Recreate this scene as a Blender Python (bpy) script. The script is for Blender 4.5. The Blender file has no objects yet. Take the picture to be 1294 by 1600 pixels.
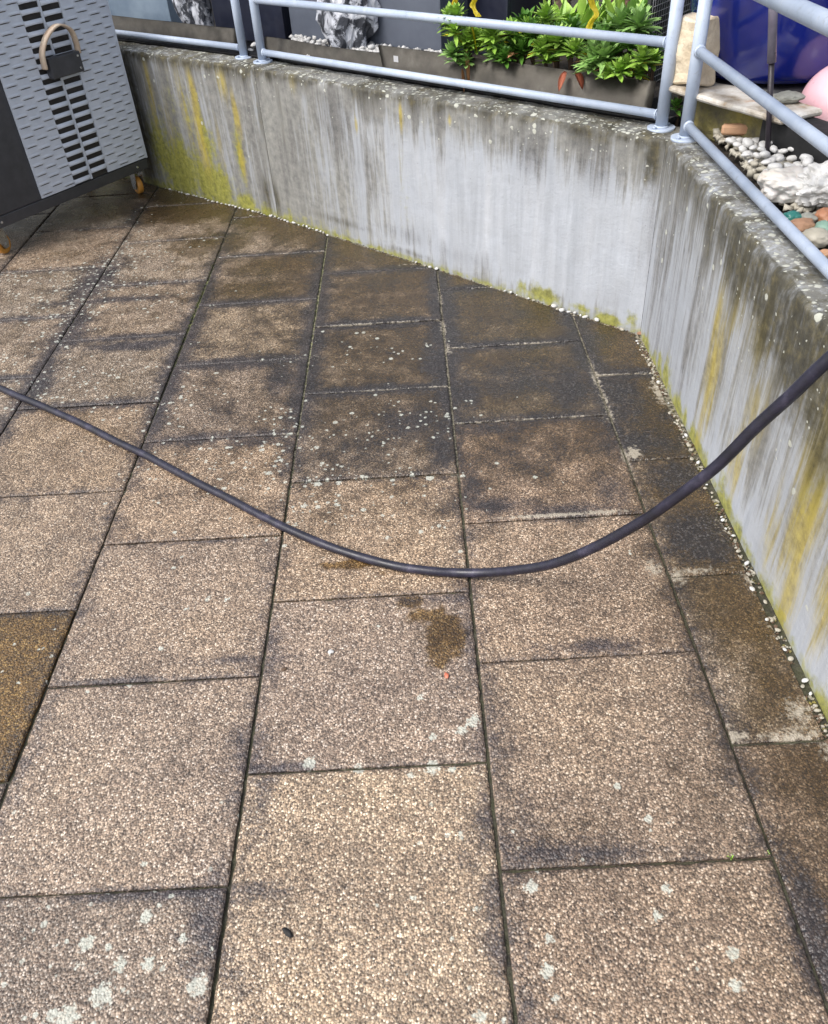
import bpy, bmesh, math, random
import numpy as np
from mathutils import Vector, Matrix, noise
random.seed(7); rng = np.random.default_rng(7)
sc = bpy.context.scene; COL = sc.collection

# ------------------------------------------------------------------ camera
F = 1276.889
RM = np.array([[0.9982030883776077, 0.056761146357321754, 0.019203297050468845],
               [-0.022059143132737453, 0.6460585754275006, -0.7629690107211682],
               [-0.05571345041958225, 0.7611744145600214, 0.6461497675164432]])
CP = np.array([0.90900777, -2.16842071, 1.48067154])
cd = bpy.data.cameras.new('camera'); cam = bpy.data.objects.new('camera', cd); COL.objects.link(cam)
cd.sensor_fit = 'VERTICAL'; cd.sensor_height = 24.0; cd.lens = 24.0*F/1600; cd.clip_start = 0.05; cd.clip_end = 500
m4 = Matrix([list(RM[i])+[CP[i]] for i in range(3)]+[[0, 0, 0, 1]]); cam.matrix_world = m4
sc.camera = cam

# ------------------------------------------------------------------ world, sun, exposure
EL, AZ = math.radians(52), math.radians(238)
w = bpy.data.worlds.new('World'); sc.world = w; w.use_nodes = True
wn = w.node_tree; bg = wn.nodes['Background']
sky = wn.nodes.new('ShaderNodeTexSky'); sky.sky_type = 'NISHITA'; sky.sun_disc = False
sky.sun_elevation = EL; sky.sun_rotation = AZ; sky.air_density = 1.0; sky.dust_density = 4.0; sky.ozone_density = 1.0
hs = wn.nodes.new('ShaderNodeHueSaturation'); hs.inputs['Saturation'].default_value = 0.42
wn.links.new(sky.outputs[0], hs.inputs['Color']); wn.links.new(hs.outputs[0], bg.inputs[0]); bg.inputs[1].default_value = 0.15
sd = bpy.data.lights.new('sun', 'SUN'); sun = bpy.data.objects.new('sun', sd); COL.objects.link(sun)
sd.energy = 1.3; sd.angle = math.radians(18); sd.color = (1.0, 0.96, 0.9)
dirv = Vector((math.sin(AZ)*math.cos(EL), math.cos(AZ)*math.cos(EL), math.sin(EL)))
sun.rotation_euler = dirv.to_track_quat('Z', 'Y').to_euler(); sun.location = dirv*20
sc.view_settings.view_transform = 'Standard'; sc.view_settings.look = 'None'
sc.view_settings.exposure = 0.70; sc.view_settings.gamma = 1.0

# ------------------------------------------------------------------ measuring helpers (points read off the photograph)
def ray(u, v):
    return RM @ np.array([(u-647)/F, -(v-800)/F, -1.0])
def G(u, v, z=0.0):
    d = ray(u, v); t = (z-CP[2])/d[2]; return CP+t*d
def PL(u, v, a, b):
    a = np.array(a[:2]); b = np.array(b[:2]); n = np.array([-(b-a)[1], (b-a)[0]]); d = ray(u, v)
    t = n@(a-CP[:2])/(n@d[:2]); return CP+t*d
def UP(u, v, xy):
    xy = np.array(xy[:2]); d = xy-CP[:2]; return PL(u, v, xy, xy+np.array([-d[1], d[0]]))

# ------------------------------------------------------------------ object helpers
def tag(o, label=None, cat=None, group=None, kind=None):
    if label: o['label'] = label
    if cat: o['category'] = cat
    if group: o['group'] = group
    if kind: o['kind'] = kind
    return o
def empty(name, loc, rz=0.0):
    o = bpy.data.objects.new(name, None); o.empty_display_size = .05; COL.objects.link(o)
    o.location = loc; o.rotation_euler = (0, 0, rz); return o
def link(name, me, mats, parent=None, smooth=False):
    if not isinstance(mats, (list, tuple)): mats = [mats]
    for m in mats:
        me.materials.append(m)
    if smooth: me.polygons.foreach_set('use_smooth', [True]*len(me.polygons))
    o = bpy.data.objects.new(name, me); COL.objects.link(o)
    if parent is not None: o.parent = parent
    return o
def obj(name, bm, mats, parent=None, smooth=False):
    me = bpy.data.meshes.new(name); bm.normal_update(); bm.to_mesh(me); bm.free()
    return link(name, me, mats, parent, smooth)
def box(bm, x0, x1, y0, y1, z0, z1, bev=0.0, mat=0, M=None):
    r = bmesh.ops.create_cube(bm, size=1.0)['verts']
    for v in r: v.co = Vector(((x0+x1)/2+v.co.x*(x1-x0), (y0+y1)/2+v.co.y*(y1-y0), (z0+z1)/2+v.co.z*(z1-z0)))
    fs = list({f for v in r for f in v.link_faces})
    for f in fs: f.material_index = mat
    if bev > 0:
        es = list({e for v in r for e in v.link_edges})
        res = bmesh.ops.bevel(bm, geom=es, offset=bev, segments=2, affect='EDGES', profile=.6)
        r = list({v for f in res['faces'] for v in f.verts} | {v for v in r if v.is_valid})
    if M is not None:
        for v in r: v.co = M @ v.co
    return r
def tube(bm, pts, rad, seg=12, mat=0, caps=True):
    pts = [Vector(p) for p in pts]; n = len(pts)
    if not hasattr(rad, '__len__'): rad = [rad]*n
    rings = []; up = None
    for i, p in enumerate(pts):
        t = (pts[min(i+1, n-1)]-pts[max(i-1, 0)]).normalized()
        if up is None: up = t.orthogonal().normalized()
        up = (up-t*up.dot(t)).normalized(); side = t.cross(up)
        rings.append([bm.verts.new(p+(up*math.cos(a)+side*math.sin(a))*rad[i]) for a in [2*math.pi*k/seg for k in range(seg)]])
    for i in range(n-1):
        for k in range(seg):
            f = bm.faces.new((rings[i][k], rings[i][(k+1) % seg], rings[i+1][(k+1) % seg], rings[i+1][k])); f.material_index = mat; f.smooth = True
    if caps:
        for rg in (rings[0][::-1], rings[-1]):
            f = bm.faces.new(rg); f.material_index = mat
def lathe(bm, prof, seg=40, mat=0):
    rings = [[bm.verts.new((r*math.cos(2*math.pi*k/seg), r*math.sin(2*math.pi*k/seg), z)) for k in range(seg)] for r, z in prof]
    for i in range(len(rings)-1):
        for k in range(seg):
            f = bm.faces.new((rings[i][k], rings[i][(k+1) % seg], rings[i+1][(k+1) % seg], rings[i+1][k])); f.smooth = True; f.material_index = mat
    for rg in (rings[0][::-1], rings[-1]):
        f = bm.faces.new(rg); f.material_index = mat
def smooth_curve(P, n=12):
    P = [Vector(p) for p in P]; out = []
    Q = [P[0]*2-P[1]]+P+[P[-1]*2-P[-2]]
    for i in range(1, len(Q)-2):
        for k in range(n):
            t = k/n; a, b, c, d = Q[i-1], Q[i], Q[i+1], Q[i+2]
            out.append(.5*((2*b)+(c-a)*t+(2*a-5*b+4*c-d)*t*t+(3*b-a-3*c+d)*t**3))
    out.append(P[-1]); return out
def rock(bm, sx, sy, sz, sub=3, rough=.25, seed=0, freq=1.6, facet=0.0):
    r = bmesh.ops.create_icosphere(bm, subdivisions=sub, radius=1.0)['verts']; o = Vector((seed*3.1, seed*7.7, seed*1.3))
    for v in r:
        d = v.co.normalized(); k = 1+rough*noise.noise(d*freq+o)+rough*.45*noise.noise(d*freq*3+o)
        if facet: k += facet*abs(noise.noise(d*freq*2.2+o*2))+facet*.3*noise.noise(d*11+o)
        v.co = Vector((d.x*k*sx, d.y*k*sy, d.z*k*sz))
    return r

# ------------------------------------------------------------------ shader helper
class N:
    def __init__(s, name):
        s.m = bpy.data.materials.new(name); s.m.use_nodes = True; s.t = s.m.node_tree; s.b = s.t.nodes['Principled BSDF']
        s.co = s.t.nodes.new('ShaderNodeTexCoord').outputs['Object']
    def set(s, sock, v):
        if hasattr(v, 'is_linked') or isinstance(v, bpy.types.NodeSocket): s.t.links.new(v, sock)
        elif v is not None:
            if hasattr(v, '__len__') and len(v) == 3 and sock.type == 'RGBA': v = (*v, 1)
            sock.default_value = v
    def vec(s, sc_):
        n = s.t.nodes.new('ShaderNodeMapping'); s.set(n.inputs['Vector'], s.co); n.inputs['Scale'].default_value = sc_; return n.outputs[0]
    def noise(s, scale, detail=4, rough=.55, vec=None, out='Fac', dist=0):
        n = s.t.nodes.new('ShaderNodeTexNoise'); s.set(n.inputs['Vector'], vec or s.co); n.inputs['Scale'].default_value = scale
        n.inputs['Detail'].default_value = detail; n.inputs['Roughness'].default_value = rough; n.inputs['Distortion'].default_value = dist; return n.outputs[out]
    def vor(s, scale, out='Distance', vec=None, feature='F1', rand=1.0):
        n = s.t.nodes.new('ShaderNodeTexVoronoi'); n.feature = feature; s.set(n.inputs['Vector'], vec or s.co)
        n.inputs['Scale'].default_value = scale; n.inputs['Randomness'].default_value = rand; return n.outputs[out]
    def ramp(s, fac, stops, const=False):
        n = s.t.nodes.new('ShaderNodeValToRGB'); s.set(n.inputs[0], fac); e = n.color_ramp.elements
        while len(e) < len(stops): e.new(.5)
        for i, (p, c) in enumerate(stops):
            e[i].position = p; e[i].color = (*c, 1) if hasattr(c, '__len__') else (c, c, c, 1)
        if const: n.color_ramp.interpolation = 'CONSTANT'
        return n.outputs[0]
    def mr(s, v, a, b, c=0., d=1., smooth=False):
        n = s.t.nodes.new('ShaderNodeMapRange'); s.set(n.inputs[0], v)
        for i, x in enumerate((a, b, c, d)): n.inputs[i+1].default_value = x
        if smooth: n.interpolation_type = 'SMOOTHSTEP'
        return n.outputs[0]
    def math(s, op, a, b=0., clamp=False):
        n = s.t.nodes.new('ShaderNodeMath'); n.operation = op; n.use_clamp = clamp; s.set(n.inputs[0], a); s.set(n.inputs[1], b); return n.outputs[0]
    def mix(s, fac, a, b, mode='MIX'):
        n = s.t.nodes.new('ShaderNodeMix'); n.data_type = 'RGBA'; n.blend_type = mode; s.set(n.inputs[0], fac)
        for k, v in ((6, a), (7, b)):
            s.set(n.inputs[k], v)
        return n.outputs[2]
    def attr(s, name):
        n = s.t.nodes.new('ShaderNodeAttribute'); n.attribute_name = name
        sp = s.t.nodes.new('ShaderNodeSeparateColor'); s.t.links.new(n.outputs['Color'], sp.inputs[0])
        return sp.outputs[0], sp.outputs[1], sp.outputs[2], n.outputs['Alpha'], n.outputs['Color']
    def bump(s, h, strength=.5, dist=.002, prev=None):
        n = s.t.nodes.new('ShaderNodeBump'); n.inputs['Strength'].default_value = strength; n.inputs['Distance'].default_value = dist
        s.set(n.inputs['Height'], h)
        if prev: s.set(n.inputs['Normal'], prev)
        return n.outputs[0]
    def done(s, col, rough=.6, normal=None, metal=0., spec=None, coat=None, trans=None):
        s.set(s.b.inputs['Base Color'], col); s.set(s.b.inputs['Roughness'], rough); s.set(s.b.inputs['Metallic'], metal)
        if normal is not None: s.set(s.b.inputs['Normal'], normal)
        if spec is not None: s.set(s.b.inputs['Specular IOR Level'], spec)
        if coat: s.b.inputs['Coat Weight'].default_value = coat; s.b.inputs['Coat Roughness'].default_value = .15
        if trans: s.b.inputs['Transmission Weight'].default_value = trans
        return s.m
def simple(name, a, b, scale=20, rough=.5, metal=0., bump=.2, bscale=None, bd=.002, spec=None, coat=None, sub=0.):
    n = N(name); f = n.noise(scale, 5, .6); c = n.ramp(f, [(.3, a), (.7, b)])
    r = n.mr(n.noise(scale*2.3, 3), .3, .7, max(rough-.1, .02), min(rough+.12, 1))
    m = n.done(c, r, n.bump(n.noise(bscale or scale*3, 4), bump, bd), metal, spec, coat)
    if sub: n.b.inputs['Subsurface Weight'].default_value = sub; n.b.inputs['Subsurface Radius'].default_value = (.02, .01, .01)
    return m

# ---- patio slabs
def mat_paving():
    n = N('exposed_aggregate')
    ar, ag, ab, aa, _ = n.attr('stain'); br, bg_, bb, ba, _ = n.attr('stain2'); _, _, _, _, tint = n.attr('tint')
    wob = n.noise(60, 2, .5, out='Color')
    va = n.t.nodes.new('ShaderNodeVectorMath'); va.operation = 'MULTIPLY_ADD'; n.t.links.new(wob, va.inputs[0]); va.inputs[1].default_value = (.004,)*3; n.t.links.new(n.co, va.inputs[2])
    wv = va.outputs[0]
    sep = n.t.nodes.new('ShaderNodeSeparateColor'); n.t.links.new(n.vor(215, 'Color', wv), sep.inputs[0])
    d1 = n.vor(215, 'Distance', wv)
    stones = n.ramp(sep.outputs[0], [(0, (.05, .04, .035)), (.17, (.11, .082, .066)), (.33, (.215, .158, .118)), (.52, (.34, .258, .195)),
                                     (.70, (.50, .395, .305)), (.86, (.64, .53, .43)), (.96, (.80, .74, .66))])
    sep2 = n.t.nodes.new('ShaderNodeSeparateColor'); n.t.links.new(n.vor(400, 'Color', wv), sep2.inputs[0])
    fine = n.ramp(sep2.outputs[1], [(0, (.035, .028, .025)), (.5, (.15, .12, .096)), (1, (.42, .35, .28))])
    col = n.mix(n.mr(d1, .37, .59, 0, .9), stones, fine)
    col = n.mix(.12, col, (.23, .185, .145)); big = n.noise(3.2, 5, .6); col = n.mix(1.0, col, n.ramp(big, [(.25, (.74, .71, .70)), (.5, (1.04, 1.01, .98)), (.75, (1.2, 1.15, 1.06))]), 'MULTIPLY')
    med = n.noise(17, 5, .65); col = n.mix(1.0, col, n.ramp(med, [(.3, (.72, .71, .72)), (.6, (1.06, 1.05, 1.04))]), 'MULTIPLY')
    col = n.mix(1.0, col, tint, 'MULTIPLY')
    hsn = n.t.nodes.new('ShaderNodeHueSaturation'); hsn.inputs['Saturation'].default_value = .92; n.t.links.new(col, hsn.inputs['Color']); col = n.mix(1.0, hsn.outputs[0], (1.0, .985, .93), 'MULTIPLY')
    # damp brown film, plus darkening under the cabinet
    nz = n.noise(9, 6, .7); nzf = n.noise(45, 5, .7)
    wet = n.math('ADD', ag, n.mr(nz, .3, .7, -.25, .25)); wet = n.mr(wet, .10, .80, 0, 1, True); wet = n.math('MULTIPLY', wet, n.mr(ag, 0, .12, 0, 1))
    col = n.mix(wet, col, n.mix(1.0, col, (.30, .235, .135), 'MULTIPLY'))
    col = n.mix(n.math('MULTIPLY', wet, .30), col, (.045, .036, .020))
    # orange-brown darkening: wet slab, brown patch, mark below the hose
    orw = n.mr(n.math('ADD', bb, n.mr(n.noise(22, 4), .3, .7, -.25, .25)), .35, .6, 0, 1, True)
    col = n.mix(orw, col, n.mix(1.0, col, (.47, .375, .20), 'MULTIPLY'))
    # blue-black crust along joints
    gr = n.math('ADD', ar, n.mr(n.math('ADD', nz, n.math('ADD', n.math('MULTIPLY', nzf, .7), n.math('MULTIPLY', n.noise(150, 3, .7), .6))), .85, 1.45, -.48, .48))
    gr = n.mr(gr, .08, .92, 0, 1, True); gr = n.math('MULTIPLY', gr, n.mr(ar, 0, .1, 0, 1))
    crust = n.mix(n.mr(sep.outputs[2], .72, .95), (.024, .024, .030), (.13, .125, .13))
    col = n.mix(gr, col, n.mix(1.0, col, (.34, .34, .42), 'MULTIPLY')); col = n.mix(n.math('MULTIPLY', gr, .5), col, crust)
    # pale lime crust
    ef = n.math('ADD', ab, n.mr(n.noise(70, 5, .7), .3, .7, -.4, .4)); ef = n.mr(ef, .25, .7, 0, 1, True); ef = n.math('MULTIPLY', ef, n.mr(ab, 0, .1, 0, 1))
    col = n.mix(n.math('MULTIPLY', ef, .75), col, (.42, .375, .30))
    # moss
    ms = n.math('ADD', aa, n.mr(n.noise(55, 5, .7), .3, .7, -.35, .35)); ms = n.mr(ms, .35, .65, 0, 1, True); ms = n.math('MULTIPLY', ms, n.mr(aa, 0, .08, 0, 1))
    col = n.mix(n.math('MULTIPLY', ms, .8), col, (.13, .145, .045))
    # lichen discs
    def discs(scale, dens, r0, r1, seed):
        mp = n.t.nodes.new('ShaderNodeMapping'); n.t.links.new(n.co, mp.inputs[0]); mp.inputs['Location'].default_value = (seed, seed*.7, .37)
        mp.inputs['Scale'].default_value = (1, 1, 0)
        wn_ = n.t.nodes.new('ShaderNodeVectorMath'); wn_.operation = 'MULTIPLY_ADD'; n.t.links.new(n.noise(90, 3, .6, out='Color'), wn_.inputs[0]); wn_.inputs[1].default_value = (.010,)*3; n.t.links.new(mp.outputs[0], wn_.inputs[2])
        d = n.vor(scale, 'Distance', wn_.outputs[0]); s_ = n.t.nodes.new('ShaderNodeSeparateColor'); n.t.links.new(n.vor(scale, 'Color', wn_.outputs[0]), s_.inputs[0])
        rr = n.mr(s_.outputs[1], 0, 1, r0, r1); on = n.math('LESS_THAN', s_.outputs[0], dens)
        return n.math('MULTIPLY', n.math('MULTIPLY', n.mr(n.math('SUBTRACT', rr, d), 0, .07), on), 1.0)
    sp = n.math('MAXIMUM', discs(38, bg_, .16, .36, 3.3), discs(58, n.math('MULTIPLY', bg_, .8), .12, .36, 8.1))
    sp = n.math('MAXIMUM', sp, n.mr(n.math('ADD', br, n.mr(n.noise(120, 3), .3, .7, -.3, .3)), .4, .6))
    lcol = n.mix(n.noise(14, 2), (.42, .44, .375), (.62, .635, .57))
    col = n.mix(n.math('MULTIPLY', sp, n.mr(n.noise(120, 4, .7), .35, .6, .38, .85)), col, lcol)
    h = n.math('MULTIPLY', d1, -1.0); h = n.math('ADD', h, n.math('MULTIPLY', n.noise(30, 4), .8))
    nb = n.bump(h, .75, .0028); nb = n.bump(n.noise(500, 2), .25, .0008, nb)
    ro = n.mr(n.noise(6, 4, .6), .35, .65, .32, .56)
    ro = n.math('SUBTRACT', ro, n.math('MULTIPLY', wet, .22)); ro = n.math('ADD', ro, n.math('MULTIPLY', sp, .3))
    return n.done(col, ro, nb, spec=.5)

def mat_joint():
    n = N('joint_dirt'); ar, ag, ab, aa, _ = n.attr('stain')
    c = n.ramp(n.noise(60, 5, .7), [(.3, (.008, .008, .007)), (.7, (.032, .028, .022))])
    mo = n.math('MULTIPLY', n.mr(n.noise(35, 5, .7), .38, .55), ar); c = n.mix(mo, c, (.14, .155, .05))
    pa = n.math('MULTIPLY', n.mr(n.noise(90, 4, .7, vec=n.vec((1, 1, 1))), .4, .6), ag); c = n.mix(pa, c, (.36, .32, .25))
    return n.done(c, .85, n.bump(n.noise(180, 4), .8, .004))

def mat_wall():
    n = N('weathered_concrete'); ar, ag, ab, aa, _ = n.attr('stain'); br, bg_, bb, ba, _ = n.attr('stain2')
    st1 = n.noise(1, 4, .5, vec=n.vec((17, 17, 1.3)), dist=.3); st2 = n.noise(1, 5, .62, vec=n.vec((60, 60, 5.0)), dist=.4); st3 = n.noise(1, 4, .6, vec=n.vec((9, 9, .8)))
    blot = n.noise(7, 6, .65); fine = n.noise(150, 4, .7); med = n.noise(32, 5, .65)
    col = n.ramp(st1, [(.25, (.345, .37, .41)), (.5, (.44, .468, .515)), (.75, (.53, .553, .595))])
    col = n.mix(1.0, col, n.ramp(st2, [(.30, (.88, .88, .88)), (.6, (1.02, 1.02, 1.02))]), 'MULTIPLY')
    col = n.mix(n.mr(blot, .35, .75, 0, .5), col, (.34, .35, .365))
    # brownish-grey weathering film
    wf = n.math('ADD', bb, n.mr(n.math('ADD', st1, st2), .7, 1.3, -.4, .4)); wf = n.mr(wf, .12, .75, 0, 1, True); wf = n.math('MULTIPLY', wf, n.mr(bb, 0, .12))
    col = n.mix(n.math('MULTIPLY', wf, .8), col, n.ramp(med, [(.3, (.12, .118, .10)), (.7, (.30, .29, .25))]))
    # dark runs
    dr = n.math('ADD', aa, n.mr(n.math('ADD', st1, n.math('MULTIPLY', st2, .7)), .60, 1.10, -.40, .40)); dr = n.mr(dr, .05, .95, 0, 1, True); dr = n.math('MULTIPLY', dr, n.mr(aa, 0, .12))
    dr = n.math('MULTIPLY', dr, n.mr(fine, .3, .65, .7, 1.1)); col = n.mix(n.math('MULTIPLY', dr, .72), col, n.ramp(med, [(.3, (.06, .06, .062)), (.7, (.155, .152, .155))]))
    # moss low down: yellow green, deeper in clumps
    ms = n.math('ADD', ab, n.mr(n.math('ADD', med, n.math('MULTIPLY', st1, .8)), .6, 1.2, -.4, .4)); ms = n.mr(ms, .12, .75, 0, 1, True); ms = n.math('MULTIPLY', ms, n.mr(ab, 0, .12))
    mc = n.ramp(n.noise(40, 5, .7), [(.3, (.11, .11, .02)), (.55, (.30, .295, .04)), (.75, (.42, .395, .14))])
    col = n.mix(n.math('MULTIPLY', ms, .88), col, mc)
    # ochre runs
    oc = n.math('ADD', ag, n.mr(n.math('ADD', st2, st1), .7, 1.3, -.35, .35)); oc = n.mr(oc, .0, .95, 0, 1, True); oc = n.math('MULTIPLY', oc, n.mr(ag, 0, .12))
    col = n.mix(n.math('MULTIPLY', oc, .8), col, n.ramp(med, [(.3, (.24, .19, .04)), (.7, (.50, .40, .08))]))
    # olive-black algae, and the dark zone beside the cabinet
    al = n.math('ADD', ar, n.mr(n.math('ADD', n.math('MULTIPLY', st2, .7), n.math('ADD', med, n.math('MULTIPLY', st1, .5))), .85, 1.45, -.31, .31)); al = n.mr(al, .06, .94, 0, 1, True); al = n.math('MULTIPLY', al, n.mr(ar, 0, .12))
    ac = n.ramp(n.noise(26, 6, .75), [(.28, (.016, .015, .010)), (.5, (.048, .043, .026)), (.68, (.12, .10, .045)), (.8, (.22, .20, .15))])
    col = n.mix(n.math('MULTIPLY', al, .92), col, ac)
    # lichen specks
    def specks(scale, lo, hi, seed):
        mp = n.t.nodes.new('ShaderNodeMapping'); n.t.links.new(n.co, mp.inputs[0]); mp.inputs['Location'].default_value = (seed,)*3
        wn_ = n.t.nodes.new('ShaderNodeVectorMath'); wn_.operation = 'MULTIPLY_ADD'; n.t.links.new(n.noise(70, 3, .6, out='Color'), wn_.inputs[0]); wn_.inputs[1].default_value = (.012,)*3; n.t.links.new(mp.outputs[0], wn_.inputs[2])
        d = n.vor(scale, 'Distance', wn_.outputs[0]); s_ = n.t.nodes.new('ShaderNodeSeparateColor'); n.t.links.new(n.vor(scale, 'Color', wn_.outputs[0]), s_.inputs[0])
        return n.math('MULTIPLY', n.mr(n.math('SUBTRACT', n.mr(s_.outputs[1], 0, 1, lo, hi), d), 0, .1), n.math('LESS_THAN', s_.outputs[0], br))
    sp = n.math('MAXIMUM', specks(42, .12, .48, 1.7), specks(85, .1, .45, 5.2))
    col = n.mix(n.math('MULTIPLY', sp, .85), col, n.mix(n.noise(30, 2), (.38, .40, .33), (.60, .60, .55)))
    # small pits
    pit = n.mr(n.vor(26, 'Distance'), .0, .07, 1, 0); col = n.mix(n.math('MULTIPLY', pit, .6), col, (.09, .09, .09))
    h = n.math('ADD', n.math('MULTIPLY', fine, .35), n.math('ADD', med, n.math('MULTIPLY', sp, .5)))
    return n.done(col, n.mr(blot, .3, .7, .6, .85), n.bump(n.math('ADD', h, n.math('MULTIPLY', blot, 1.5)), .5, .005), spec=.35)

M_PAVE, M_JOINT, M_WALL = mat_paving(), mat_joint(), mat_wall()
M_SOIL = simple('dark_soil', (.012, .010, .008), (.05, .038, .027), 40, .9, bump=.8, bd=.01)
M_RAIL = simple('pale_blue_paint', (.37, .44, .56), (.47, .54, .66), 14, .38, bump=.08, spec=.5)
def mat_rail():
    n = N('worn_rail_paint'); f = n.noise(9, 5, .6); c = n.ramp(f, [(.3, (.35, .42, .54)), (.7, (.46, .53, .65))])
    c = n.mix(n.mr(n.noise(38, 6, .75), .58, .72, 0, .55), c, (.22, .24, .26)); c = n.mix(n.mr(n.noise(70, 5, .7), .70, .76, 0, .8), c, (.20, .10, .05))
    c = n.mix(n.mr(n.noise(1, 4, .6, vec=n.vec((50, 50, 6))), .5, .8, 0, .35), c, (.60, .64, .70))
    return n.done(c, n.mr(f, .3, .7, .34, .55), n.bump(n.noise(90, 4), .15, .001), spec=.45)
M_RAIL = mat_rail()
M_FOIL = simple('black_liner', (.006, .006, .008), (.018, .018, .022), 12, .4, bump=.5, bscale=20, bd=.01)
def mat_strip():
    n = N('galvanised_edging'); s = n.noise(1, 5, .6, vec=n.vec((3, 3, 22))); f = n.noise(11, 5, .65)
    c = n.ramp(f, [(.3, (.10, .092, .080)), (.6, (.185, .172, .15)), (.8, (.30, .285, .26))]); c = n.mix(n.mr(s, .45, .8, 0, .5), c, (.10, .09, .075))
    return n.done(c, n.mr(f, .3, .7, .32, .55), n.bump(n.noise(6, 3), .3, .006), metal=.7)
M_STRIP = mat_strip()
M_SILVER = simple('silver_sheet', (.50, .55, .64), (.58, .63, .72), 22, .45, metal=.0, bump=.08)
M_DARKM = simple('charcoal_sheet', (.045, .047, .055), (.065, .067, .077), 18, .42, metal=.2, bump=.1)
M_SLOT = simple('slot_shadow_sheet', (.022, .020, .020), (.04, .036, .035), 18, .7)
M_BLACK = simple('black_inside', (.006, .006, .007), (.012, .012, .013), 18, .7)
M_ZINC = simple('zinc', (.45, .47, .49), (.60, .62, .64), 40, .3, metal=.9)
M_ORANGE = simple('orange_polyurethane', (.50, .22, .035), (.62, .30, .06), 30, .45)
M_STRAP = simple('beige_strap', (.55, .40, .29), (.66, .56, .44), 25, .6)
M_HOSE = None
def mat_hose():
    n = N('black_rubber'); a = n.noise(1, 3, .5, vec=n.vec((25, 25, 25))); c = n.ramp(n.noise(16, 6, .7), [(.35, (.008, .008, .014)), (.55, (.018, .017, .034)), (.68, (.05, .045, .075)), (.78, (.14, .13, .17))])
    return n.done(c, n.mr(a, .3, .7, .3, .5), n.bump(n.noise(220, 3), .35, .001), spec=.55)
M_HOSE = mat_hose()
def mat_marble():
    n = N('black_and_white_marble'); f = n.noise(7, 6, .7, dist=1.4)
    c = n.ramp(f, [(.40, (.70, .72, .77)), (.48, (.46, .48, .54)), (.52, (.06, .065, .08)), (.7, (.02, .022, .03))])
    return n.done(c, .5, n.bump(n.noise(40, 5), .6, .006))
M_MARBLE = mat_marble()
M_GREYPL = simple('grey_planter', (.085, .098, .13), (.12, .137, .175), 6, .45, bump=.25)
M_PALEPL = simple('pale_slate', (.12, .17, .24), (.25, .32, .40), 5, .38, bump=.4)
M_NAVY = simple('navy_planter', (.010, .012, .026), (.022, .026, .045), 8, .4)
M_PEB = simple('white_pebble', (.46, .45, .43), (.66, .66, .655), 25, .5, bump=.15)
M_PEBD = simple('cream_pebble', (.24, .22, .17), (.48, .45, .38), 12, .6, bump=.2)
M_QUARTZ = simple('cloudy_quartz', (.42, .38, .32), (.68, .67, .66), 9, .42, bump=.5, bd=.006, sub=.15)
M_SAND = simple('sandstone', (.48, .39, .27), (.74, .65, .50), 14, .8, bump=.8, bd=.008)
M_MOSSY = simple('mossy_stone', (.075, .07, .06), (.26, .22, .06), 15, .85, bump=1.0, bd=.015)
M_GREYST = simple('grey_stone', (.16, .16, .14), (.34, .34, .30), 15, .8, bump=.5, bd=.004)
def mat_board():
    n = N('peeling_board'); f = n.noise(9, 5, .7); r = n.noise(6, 4, .6)
    c = n.ramp(f, [(.35, (.22, .17, .11)), (.5, (.5, .46, .40)), (.65, (.66, .65, .62))]); c = n.mix(n.mr(r, .56, .66, 0, .9), c, (.42, .19, .05))
    return n.done(c, .7, n.bump(f, .5, .004))
M_BOARD = mat_board()
M_BLUE = simple('cobalt_glaze', (.004, .010, .13), (.010, .022, .24), 3, .12, bump=.12, bscale=9, bd=.01, coat=.6)
M_PINK = simple('pink_vinyl', (.78, .46, .52), (.84, .54, .59), 5, .35, bump=.03, coat=.3)
M_ROD = simple('black_cane', (.015, .012, .018), (.04, .03, .04), 30, .4)
M_ROD2 = simple('grey_tube', (.16, .14, .19), (.25, .23, .28), 30, .35)
M_WIRE = simple('wire', (.35, .36, .36), (.5, .5, .5), 30, .45, metal=.6)
M_MESHB = simple('dark_mat', (.02, .024, .022), (.045, .05, .045), 30, .8)
def mat_leaf(nm, a, b):
    n = N(nm); f = n.noise(9, 3); c = n.ramp(f, [(.3, a), (.7, b)]); m = n.done(c, .42, n.bump(n.noise(60, 3), .2, .002))
    n.b.inputs['Subsurface Weight'].default_value = 0.0; return m
M_LEAF = [mat_leaf('fresh_leaf', (.19, .37, .04), (.38, .57, .11)), mat_leaf('blue_green_leaf', (.18, .36, .08), (.36, .54, .19)), mat_leaf('dark_leaf', (.06, .17, .02), (.15, .32, .05))]
M_DEAD = mat_leaf('peach_leaf', (.50, .24, .10), (.68, .42, .22)); M_REDL = mat_leaf('red_leaf', (.45, .10, .06), (.62, .22, .13)); M_YEL = simple('yellow_plastic', (.75, .60, .02), (.85, .72, .06), 10, .4)
M_STEM = simple('brown_stem', (.07, .045, .03), (.17, .11, .07), 30, .8, bump=.5)
M_BARK = simple('rough_bark', (.045, .03, .022), (.20, .14, .10), 22, .9, bump=1., bd=.01)
M_BARK2 = simple('lichened_bark', (.06, .035, .028), (.27, .26, .18), 16, .9, bump=1., bd=.01)
M_WOOD = simple('pink_bark', (.22, .12, .08), (.42, .27, .19), 14, .8, bump=.9, bd=.01)
M_TERRA = simple('terracotta', (.40, .20, .11), (.58, .36, .22), 20, .7)
M_TEAL = simple('teal_glass_stone', (.012, .10, .09), (.04, .20, .17), 12, .3)
M_RUST = simple('rust_stone', (.22, .12, .07), (.36, .21, .13), 14, .7)
M_OR2 = simple('orange_stone', (.34, .14, .07), (.46, .23, .13), 12, .5)
M_JADE = simple('jade_stone', (.14, .24, .19), (.24, .36, .29), 12, .4)
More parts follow.
